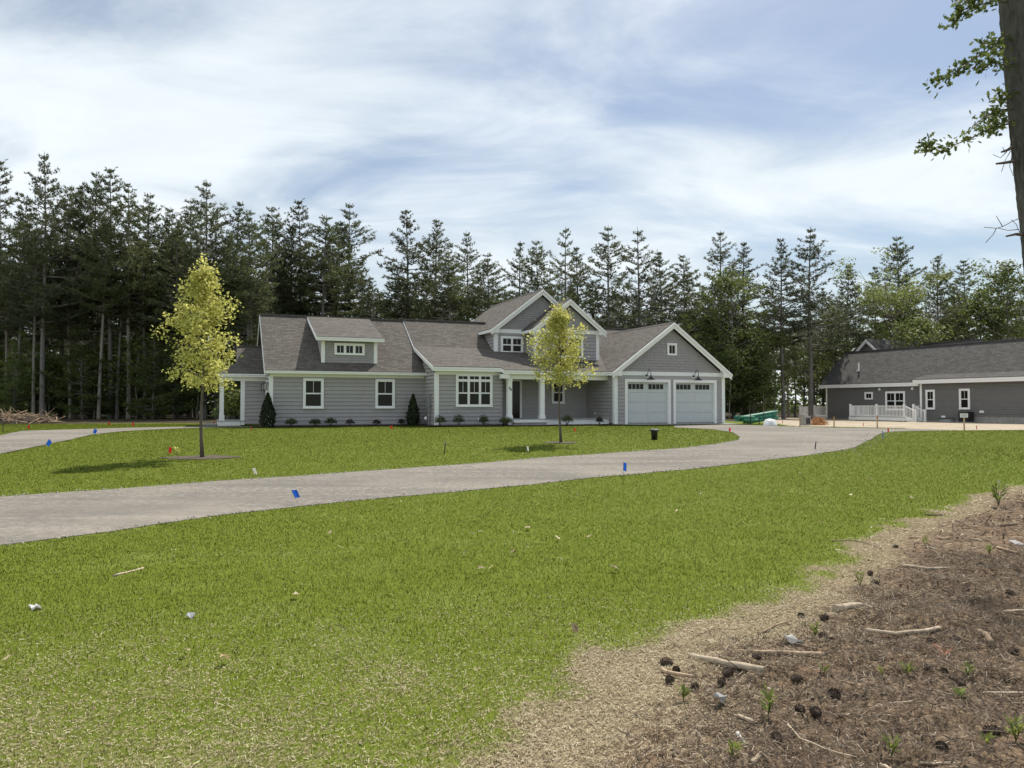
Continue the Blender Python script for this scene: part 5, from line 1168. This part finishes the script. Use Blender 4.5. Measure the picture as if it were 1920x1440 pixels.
flag(82, 838, .30, .11, 'blue', 'tilted blue marker flag, the nearer of two beside the left path', .5, .2, .17)
flag(171, 816, .30, .11, 'blue', 'blue marker flag, the farther of two beside the left path', .4, .3, .16)
flag(1655, 824, .32, .10, 'blue', 'dark blue marker flag on the tip of the right lawn', 0, 1.0, .22)
flag(314, 854, .26, .075, 'red', 'red marker flag beside the ring of mulch under the larger yellow tree', .15, .4, .15)
flag(479, 893, .20, .06, 'whiteflag', 'white and red marker flag on the lawn by the left part of the drive', -.35, .7, .13)
flag(989, 851, .24, .08, 'whiteflag', 'white marker flag on the drive edge below the porch', -.2, 1.0, .13)
for px, py, lab in ((50, 805, 'red marker flag farthest left, in front of the brush heap'), (204, 799, 'red marker flag at the rear lawn edge, left of its neighbour'), (247, 800, 'red marker flag at the rear lawn edge, behind the left path'), (398, 797, 'red marker flag beside the step of the side porch'),
                    (470, 809, 'red marker flag in front of the evergreen at the house corner'), (1077, 812, 'red marker flag on the lawn between the small tree and the bucket'), (1664, 812, 'red marker flag on the gravel where the right lawn begins'), (1832, 807, 'red marker flag on the pale sand right of the white card'),
                    (1366, 811, 'red marker flag on the gravel right of the garage'), (1618, 800, 'red marker flag under the near white deck'), (1467, 795, 'pink-red marker flag beside the green pipes')):
    flag(px, py, .24, .085, 'red', lab, rt.uniform(-.4, .4), rt.uniform(0, 1.5), .15)
flag(731, 808, .26, .09, 'red', 'red and white marker flag on the lawn below the second window', .1, .4, .12)
for px, py, h, lab in ((833, 852, .34, 'thin dark stake standing in the lawn before the bay window'), (5, 811, .5, 'dark stake at the far left lawn edge'), (1528, 842, .22, 'short black and white stake on the gravel')):
    p = ground_at(px, py); e = empty('marker_stake', p, 0, lab, 'stake'); b = MB(); b.tube([(0, 0, -.02), (.03, 0, h)], .016, 6); b.build('stake', M['black'], e); b = MB(); b.tube([(.028, 0, h - .05), (.032, 0, h + .012)], .02, 6); b.build('cap', M['steel'], e)
for px, py, top, lab in ((1500, 800, 784, 'thin pale stake left of the grey utility box'), (1564, 801, 781, 'pale wooden stake between the two white decks'), (1645, 803, 779, 'pale wooden stake in front of the near white deck')):
    p = ground_at(px, py); h = at_depth(px, top, p.y).z - p.z; e = empty('wooden_stake', p, 0, lab, 'stake', 'pale wooden stakes before the charcoal house'); b = MB(); b.box(-.025, .025, -.015, .015, -.05, h); b.build('stake', M['wood'], e); b = MB(); b.box(-.027, .027, -.017, .017, h - .14, h + .004); b.build('painted_tip', M['orange'], e)
p = ground_at(1808, 806.5); hz = at_depth(1808, 782, p.y).z - p.z; e = empty('stake_sign', p, -.6, 'white card on a pale wooden stake before the black air conditioner', 'sign')
b = MB(); b.box(-.03, .03, -.015, .015, -.05, hz + .1); b.build('stake', M['wood'], e); b = MB(); b.box(-.15, .15, -.03, -.017, hz - .02, hz + .16); cd_ = b.build('card', M['paper'], e)
b = MB()
for r in range(3): b.box(-.10, .10 - .04 * (r == 2), -.0325, -.0302, hz + .10 - r * .04, hz + .115 - r * .04)
b.build('print', M['steel'], cd_)
# bucket-shaped pot on the lawn
p = ground_at(1227, 824); e = empty('plant_pot', p, 0, 'black plant pot with folded rim standing on the lawn before the garage', 'pot')
b = MB(); b.lathe([(0, .01), (.10, 0), (.125, .28), (.13, .30), (.175, .31), (.18, .335), (.14, .345), (.125, .33), (.118, .30), (.10, .27), (0, .27)], (0, 0, 0), 18); b.build('pot', M['black'], e, True)
b = MB(); b.lathe([(0, .29), (.115, .285)], (0, 0, 0), 14); b.build('soil', M['soil'], e)
b = MB(); b.box(-.09, -.03, -.1, -.04, .31, .40); b.box(-.0, .13, -.06, .02, .345, .365); b.build('scrap', M['tarp'], e)
# bundled green pipes, white sheet, brush heaps
gp = ground_at(1425, 797)
for nm, px, py, L, rows, rz, tilt, lab in (('pipe_bundle', 1442, 796, 1.7, 3, .12, -.16, 'larger tilted bundle of green plastic pipes by the wood'), ('pipe_bundle', 1412, 797, .85, 2, .25, .02, 'smaller low bundle of green plastic pipes left of the tilted one')):
    p = ground_at(px, py); e = empty(nm, (p.x, p.y + 1.2, p.z), rz, lab, 'pipes', 'green pipes stacked at the edge of the wood'); e.rotation_euler = (0, tilt, rz); m0 = None
    for r in range(rows):
        for c in range(5 - r):
            if m0 is None: b = MB(); b.tube([(-L / 2, 0, 0), (L / 2, 0, 0)], .085, 10); m0 = b.mesh('pipe', M['green'])
            o = link_mesh('pipe', m0, e); o.location = (rt.uniform(-.12, .12), -.34 + c * .17 + r * .085, .10 + (.14 if tilt else 0) + r * .15)
    b = MB(); b.box(-.02, .02, -.46, .46, .0, .018); b.box(-.02, .02, -.46, -.44, .0, .55 + .1 * (rows > 2)); b.box(.5, .54, -.46, -.44, .0, .5); b.build('strap', M['black'], e)
def heap(name, p, rx, ry, h, n, mat, seed, label, cat, L=(.3, 1.0), tw=.02, mats=None):
    rg = np.random.default_rng(seed); e = empty(name, p, 0, label, cat); b = MB()
    nn = 12; vs = [(0, 0, h * .75)]
    for k, f_ in ((.5, .55), (1.0, 0)):
        for j in range(nn): a = 6.283 * j / nn; s = rg.uniform(.8, 1.15); vs.append((rx * f_ and rx * .5 * s * math.cos(a) if k < 1 else rx * s * math.cos(a), (ry * .5 if k < 1 else ry) * s * math.sin(a), h * f_ * rg.uniform(.7, 1.1) - .04 * (k == 1)))
    fs = [(0, 1 + j, 1 + (j + 1) % nn) for j in range(nn)] + [(1 + j, 1 + nn + j, 1 + nn + (j + 1) % nn, 1 + (j + 1) % nn) for j in range(nn)]
    b.add(vs, fs); b.build('heap_core', M['mulch'] if mats is None else M[mats], e, True); k = MB()
    for i in range(n):
        a = rg.uniform(0, 6.28); r = rg.uniform(0, 1) ** .6; c = Vector((rx * r * math.cos(a), ry * r * math.sin(a), h * (1 - r ** 1.6) * .8 + .03)); d = Vector(rg.normal(0, 1, 3)); d.z *= .35; d.normalize(); l = rg.uniform(*L)
        k.tube([tuple(c - d * l / 2), tuple(c + d * l / 2 + Vector((0, 0, .03)))], [tw * rg.uniform(.5, 1.4), tw * .4], 4, False)
    s_ = k.build('sticks', M[mat], e); s_['kind'] = 'stuff'; return e
p = ground_at(8, 795); heap('brush_pile', (p.x - 1, p.y + 2.0, p.z), 2.9, 1.2, .6, 200, 'drywood', 1, 'heap of cut brush and sticks at the edge of the left wood', 'brush pile', (.5, 1.8), .03)
p = ground_at(1533, 797); heap('brush_pile', (p.x, p.y, p.z), .55, .4, .42, 120, 'orange', 2, 'small heap of orange-brown dry brush between the two decks', 'brush pile', (.2, .6), .012, 'orange')
p = ground_at(1443, 798)
b = MB(); rg = np.random.default_rng(4); vs = [(0, 0, .36)]
for k in (0, 1):
    for j in range(10): a = .628 * j; vs.append(((.25 if k == 0 else .42) * math.cos(a) * rg.uniform(.8, 1.2), (.2 if k == 0 else .34) * math.sin(a) * rg.uniform(.8, 1.2), (.28 if k == 0 else -.03) * rg.uniform(.8, 1.1)))
b.add(vs, [(0, 1 + j, 1 + (j + 1) % 10) for j in range(10)] + [(1 + j, 11 + j, 11 + (j + 1) % 10, 1 + (j + 1) % 10) for j in range(10)])
o = b.build('sheeting_bundle', M['tarp'], None, True); o.location = (p.x, p.y, p.z); tag(o, 'crumpled white sheeting lying against the green pipes', 'sheeting')

# sticks and wood pieces lying on the bare soil
def stick(pts, r0, r1, mat, label, name='stick', group='sticks and wood on the bare soil', lift=.0, cut=True):
    r0 *= .82; r1 *= .82; P_ = [ground_at(*q) for q in pts]; o = P_[0].copy(); b = MB(); Q = []
    for i in range(len(P_) - 1):
        for s in (0, .5): Q.append(P_[i] + (P_[i + 1] - P_[i]) * s)
    Q.append(P_[-1]); n = len(Q)
    Q = [q + Vector((0, 0, r0 * .75 + lift + (.003 * math.sin(i * 2.2 + pts[0][0]) if 0 < i < n - 1 else 0))) - o for i, q in enumerate(Q)]
    b.tube([tuple(q) for q in Q], [(r0 + (r1 - r0) * i / (n - 1)) * (1 + .05 * math.sin(i * 3.1 + pts[0][1])) for i in range(n)], 9)
    ob = b.build(name, M[mat], None, True); ob.location = o
    for pl in ob.data.polygons[-2:]: pl.use_smooth = False
    tag(ob, label, 'stick' if name != 'log' else 'log', group)
    return ob
stick([(1208, 1232), (1270, 1243), (1340, 1252), (1433, 1262)][0:0] or [(1292, 1233), (1340, 1243), (1390, 1253), (1432, 1262)], .021, .031, 'palewood', 'thick peeled tan branch piece at the lawn edge, the largest one', 'log')
stick([(1357, 1224), (1420, 1224), (1470, 1227), (1540, 1230)], .012, .026, 'drywood', 'grey broken branch with a dark bark end just behind the thick tan piece')
stick([(1566, 1147), (1590, 1143), (1616, 1142)], .038, .034, 'palewood', 'short sawn log stub near the lawn edge', 'log')
stick([(1622, 1183), (1680, 1190), (1730, 1186), (1761, 1180)], .014, .021, 'palewood', 'long curved pale stick right of the short log stub')
stick([(1690, 1062), (1740, 1068), (1790, 1068), (1835, 1069)], .018, .018, 'palewood', 'long straight pale branch at the upper end of the bare soil')
stick([(1700, 1078), (1752, 1082), (1782, 1074)], .010, .008, 'palewood', 'thin bent pale stick below the long straight branch')
stick([(1560, 1015), (1592, 1013), (1625, 1018), (1655, 1030)], .009, .006, 'palewood', 'thin crooked twig lying from the lawn onto the soil')
stick([(213, 1082), (240, 1075), (269, 1067)], .016, .012, 'palewood', 'short grey-green stick lying alone on the left lawn', group='sticks on the lawn')
stick([(1240, 1258), (1262, 1266), (1300, 1272)], .016, .012, 'drywood', 'short grey stick among cones left of the tan branch piece')
stick([(1744, 1141), (1752, 1144), (1761, 1151)], .016, .016, 'palewood', 'short bright wood chip piece on the open soil')
stick([(1838, 1190), (1848, 1196), (1862, 1213)], .030, .026, 'drywood', 'short dark log piece with a pale cut end at the right', 'log')
stick([(1383, 1378), (1390, 1390), (1400, 1402)], .013, .009, 'birch', 'white peeled stick standing out near the bottom edge')
stick([(1407, 1440), (1416, 1430), (1428, 1418)], .018, .015, 'palewood', 'stubby pale wood piece at the very bottom edge')
stick([(1384, 1344), (1398, 1350), (1413, 1358)], .012, .014, 'palewood', 'short pale stick below the sprouting weed')
stick([(1422, 1190), (1450, 1176), (1480, 1166)], .010, .006, 'drywood', 'thin dark bent twig above the white birch bark')
stick([(1477, 1360), (1500, 1385), (1545, 1405), (1606, 1421)], .006, .004, 'palewood', 'long thin bowed twig across the lower bare soil')
stick([(1560, 1275), (1625, 1287), (1700, 1292)], .007, .005, 'palewood', 'long thin straight pale twig in the middle of the soil')
stick([(1515, 1310), (1540, 1316), (1562, 1300)], .008, .006, 'palewood', 'forked pale twig beside a cone, left of centre of the soil')
stick([(1590, 1282), (1620, 1288), (1640, 1288)], .009, .008, 'drywood', 'short dark twig crossing the middle of the soil')
stick([(1725, 1432), (1780, 1434), (1830, 1436)], .008, .007, 'palewood', 'thin pale stick lying along the bottom edge')
stick([(1692, 1398), (1710, 1404), (1725, 1411)], .008, .007, 'palewood', 'short bright twig near the bottom right')
stick([(1650, 1436), (1660, 1440), (1672, 1446)], .010, .010, 'palewood', 'small pale splinter at the bottom edge')
stick([(1870, 1082), (1895, 1077), (1906, 1077)], .014, .012, 'palewood', 'pale stick at the far right of the upper soil')
stick([(1825, 1119), (1838, 1121), (1848, 1124)], .010, .008, 'drywood', 'short brown twig right of the upper soil')
stick([(1880, 1148), (1900, 1147), (1920, 1147)], .012, .012, 'palewood', 'straight pale twig touching the right edge')
stick([(1706, 1010), (1725, 1010), (1740, 1011)], .018, .014, 'drywood', 'dark stick on the far soil near the lawn edge')
stick([(1752, 1010), (1770, 1011), (1782, 1011)], .016, .012, 'drywood', 'dark stick on the far soil, right of its neighbour')
stick([(1734, 966), (1755, 967), (1770, 966)], .018, .014, 'drywood', 'dark stick on the soil just left of the leafy sprout')
stick([(1820, 1012), (1835, 1014), (1846, 1017)], .014, .010, 'palewood', 'pale stick on the far soil below the leafy sprout')
stick([(1878, 988), (1892, 986), (1906, 984)], .024, .018, 'drywood', 'thick dark branch on the far soil near the right edge')
stick([(1870, 1028), (1890, 1034), (1908, 1038)], .018, .014, 'drywood', 'dark branch near the right edge below the thick one')
def slab_piece(name, px, py, L, W, mat, rz, label, cat, grp=None):
    p = ground_at(px, py); b = MB(); rg = np.random.default_rng(int(px)); n = 7
    top = [(L * (i / (n - 1) - .5), W * (.5 + rg.uniform(-.14, .1)), .012 + .02 * math.sin(i)) for i in range(n)] + [(L * (.5 - i / (n - 1)), -W * (.5 + rg.uniform(-.14, .1)), .012 + .018 * math.cos(i)) for i in range(n)]
    b.prism(top, (0, 0, .012)); o = b.build(name, M[mat]); o.location = (p.x, p.y, p.z + .004); o.rotation_euler = (rg.uniform(-.12, .12), rg.uniform(-.12, .12), rz); return tag(o, label, cat, grp)
slab_piece('birch_bark', 1488, 1206, .12, .05, 'birch', -.9, 'white curl of birch bark behind the broken grey branch', 'bark')
slab_piece('birch_bark', 1910, 1022, .20, .08, 'birch', -.5, 'white birch bark scrap at the right edge of the far soil', 'bark')
slab_piece('stone', 1350, 1316, .06, .05, 'conc', .3, 'small pale stone on the straw left of the cones', 'stone')
slab_piece('paper_scrap', 66, 1144, .09, .045, 'paper', -.4, 'white paper scrap on the lawn near the left edge', 'litter')
slab_piece('paper_scrap', 358, 1160, .06, .035, 'paper', .6, 'small white scrap on the lawn right of the larger one', 'litter')
# pine cones: one build, copied
def cone_proto():
    k = MB(); k.lathe([(0, -.055), (.016, -.045), (.024, -.02), (.024, .01), (.016, .04), (0, .055)], (0, 0, 0), 8); ga = 2.39996
    for i in range(64):
        t = i / 63; z = -.05 + .10 * t; r = .020 * math.sin(math.pi * (.12 + .8 * t)) + .004; L = .017 * math.sin(math.pi * (.15 + .75 * t)) + .006; a = i * ga; c, s = math.cos(a), math.sin(a); up = .25 + .7 * t
        e = Vector((c, s, up * .8)).normalized(); sd_ = Vector((-s, c, 0)) * L * .42; o = Vector((c * r, s * r, z)); n_ = e.cross(sd_).normalized() * .004
        k.add([tuple(o), tuple(o + e * L * .75 + sd_), tuple(o + e * L + n_), tuple(o + e * L * .75 - sd_)], [(0, 1, 2, 3)])
        k.add([tuple(o - n_), tuple(o + e * L * .75 + sd_ - n_), tuple(o + e * L), tuple(o + e * L * .75 - sd_ - n_)], [(3, 2, 1, 0)])
    return k.mesh('pine_cone', M['cone'])
CM = cone_proto()
cones = [(1268, 1258, 'left of the thick tan branch piece'), (1250, 1245, 'farthest left at the lawn edge'), (1418, 1234, 'resting against the broken grey branch'), (1365, 1262, 'under the thick tan branch piece'), (1353, 1280, 'second below the thick tan branch piece'), (1256, 1277, 'left on the straw strip'), (1302, 1291, 'alone on the straw strip'),
         (1544, 1196, 'beside the light green weed near the white bark'), (1560, 1204, 'right of the light green weed'), (1630, 1212, 'below the long curved stick'), (1792, 1202, 'large and open, right of the curved stick'), (1748, 1207, 'small, left of the large open one'), (1684, 1228, 'below the curved stick, alone'), (1900, 1222, 'large, at the right edge'),
         (1738, 1260, 'left of a dark pair in mid soil'), (1770, 1262, 'right of a dark pair in mid soil'), (1800, 1282, 'at the end of a thin twig'), (1564, 1306, 'beside the forked pale twig'), (1774, 1308, 'upright, right of centre'), (1494, 1276, 'leaning, left of centre'), (1500, 1332, 'in a dark tuft at lower left'), (1530, 1338, 'beside a dark tuft at lower left'), (1456, 1385, 'near the bottom, below the weed'),
         (1860, 1375, 'among roots at the lower right'), (1678, 1028, 'dark, by the crooked twig at the lawn edge'), (1632, 1076, 'at the lawn edge, upper left of the soil'), (1640, 1096, 'behind the grass tuft'), (1770, 1100, 'on the upper soil'), (1820, 1100, 'on the upper soil to the right'), (1545, 1160, 'left of the sawn log stub'), (1502, 1157, 'far left of the sawn log stub'), (1840, 1062, 'on the far soil at the right'), (1765, 1405, 'small, near the bottom right'), (1895, 1115, 'far right of the upper soil')]
for i, (px, py, w_) in enumerate(cones):
    p = ground_at(px, py); o = link_mesh('pine_cone', CM); s = rt.uniform(.5, .78); o.location = (p.x, p.y, p.z + .012 * s); o.rotation_euler = (R(rt.uniform(60, 100)), rt.uniform(-.3, .3), rt.uniform(0, 6.28)); o.scale = (s,) * 3
    tag(o, 'brown pine cone ' + w_, 'pine cone', 'pine cones on the bare soil')
# sprouts, weeds and fallen leaves
def sprout(px, py, h, n, seed, mat, label, w=.02, cat='weed', spread=.45, name='weed', woody=False):
    h *= .8 if cat == 'weed' else 1; p = ground_at(px, py); rg = np.random.default_rng(seed); e = empty(name, p, 0, label, cat, 'weeds sprouting on the bare soil'); b = MB(); V = []; T = []
    for i in range(max(3, n // 6)):
        a = rg.uniform(0, 6.28); L = h * rg.uniform(.5, 1); b.tube([(0, 0, 0), (math.cos(a) * L * spread * .5, math.sin(a) * L * spread * .5, L)], [.006 if woody else .0025, .0015], 4, False)
    b.build('stem', M['maplebark'] if woody else M['weed'], e)
    for i in range(n):
        a = rg.uniform(0, 6.28); z = h * (.2 + .75 * rg.uniform()); r0 = spread * z * .3; l = w * rg.uniform(2.2, 4.5); d = np.array([math.cos(a), math.sin(a), rg.uniform(.3, 1.3)]); d = d / np.linalg.norm(d); s = np.array([-math.sin(a), math.cos(a), 0]) * w * .5; o = np.array([math.cos(a) * r0, math.sin(a) * r0, z])
        V += [o, o + d * l * .5 + s, o + d * l, o + d * l * .5 - s]; T += [np.clip(rg.normal(.45, .3), 0, 1)] * 4
    link_mesh('leaves', tri_mesh('leaves', np.array(V), T, M[mat], 4), e)
sprout(1872, 950, .36, 46, 1, 'weed', 'leafy green sprout standing where lawn and bare soil meet', .045, 'plant', .5, 'sprout', True)
for i, (px, py, h, n, lab) in enumerate([(1528, 1192, .09, 26, 'light green weed left of the cones near the white bark'), (1612, 1100, .16, 34, 'grass tuft with long blades at the lawn edge'), (1440, 1342, .13, 24, 'green weed with broad leaves below the tan branch piece'), (1443, 1318, .08, 14, 'small weed right behind the broad-leaved weed'),
        (1702, 1270, .08, 22, 'low weed in the middle of the bare soil'), (1815, 1268, .08, 18, 'low weed right of the dark pair of cones'), (1905, 1390, .12, 44, 'yellow-green weed at the lower right edge'), (1672, 1418, .09, 22, 'weed near the bottom, right of centre'), (1376, 1425, .09, 20, 'weed at the bottom edge beside the pale wood'),
        (1735, 1025, .12, 30, 'weed clump on the far soil'), (1855, 1040, .12, 26, 'weed clump on the far soil near the right edge'), (1800, 1315, .07, 20, 'creeping weed right of the upright cone'), (1282, 1312, .06, 30, 'small green grass clump on the straw strip'), (1545, 1265, .06, 12, 'tiny weed left of the middle soil'), (1850, 1400, .06, 18, 'tiny weed at the lower right'), (1655, 1268, .06, 10, 'tiny weed right of the tan branch piece')]):
    sprout(px, py, h, n, 40 + i, 'weed', lab, .012 if 'tuft' in lab else .014, 'weed', .6)
b0 = ground_at(330, 851); sprout(332, 852, .22, 24, 90, 'maple', 'pale yellow weed in the mulch ring of the larger yellow tree', .035, 'weed', .8)
def dead_needles(px, py, label):
    p = ground_at(px, py); rg = np.random.default_rng(int(px)); V = []; T = []
    for i in range(120):
        a = rg.normal(.9, .5); o = np.array([rg.normal(0, .04), rg.normal(0, .03), .012]); d = np.array([math.cos(a), math.sin(a), rg.uniform(.0, .45)]) * rg.uniform(.05, .1); s = np.array([-math.sin(a), math.cos(a), 0]) * .0016
        V += [o - s, o + s, o + d]; T += [.5] * 3
    o = link_mesh('needle_spray', tri_mesh('needle_spray', np.array(V), T, M['orangeleaf'])); o.location = p; tag(o, label, 'pine needles')
M['orangeleaf'] = leafmat('rusty_needles', (.36, .12, .05), (.42, .16, .07), .2, 0)
dead_needles(1755, 1226, 'rusty dead spray of pine needles on the bare soil')
lv = np.random.default_rng(19); LM = []
for k in range(3):
    q = np.array([(x - .5, y, .12 * math.sin(5 * x + k) + .25 * abs(y)) for x, y in OAK]) * .075; LM.append(tri_mesh('fallen_leaf', q, [.3 + .3 * k] * len(OAK), M['dryleaf'], len(OAK)))
leaves = [(903, 1074, 'curled brown leaf on the lawn, left of a white one'), (920, 1072, 'pale curled leaf on the lawn, right of a brown one')] + [(x, y, 'small dry leaf lying on the front lawn') for x, y in ((870, 1044), (962, 1042), (1046, 1015), (1104, 1012), (1152, 1073), (962, 958), (1268, 963), (1440, 878), (1566, 880), (1632, 902), (1438, 877), (1500, 890), (1595, 932), (1468, 930), (12, 1247), (350, 1230), (422, 1246), (528, 1038), (555, 1123), (886, 1008), (734, 946), (617, 1005), (1078, 1190), (1540, 984), (1312, 930), (650, 955), (990, 995), (1710, 938), (1690, 880))]
for i, (px, py, lab) in enumerate(leaves):
    p = ground_at(px, py); o = link_mesh('fallen_leaf', LM[i % 3]); o.location = (p.x, p.y, p.z + .045); s = lv.uniform(.8, 1.3) * (1 + .03 * p.y); o.scale = (s, s, s); o.rotation_euler = (lv.uniform(-.4, .4), lv.uniform(-.4, .4), lv.uniform(0, 6.28)); tag(o, lab, 'leaf', 'dry leaves on the lawn')
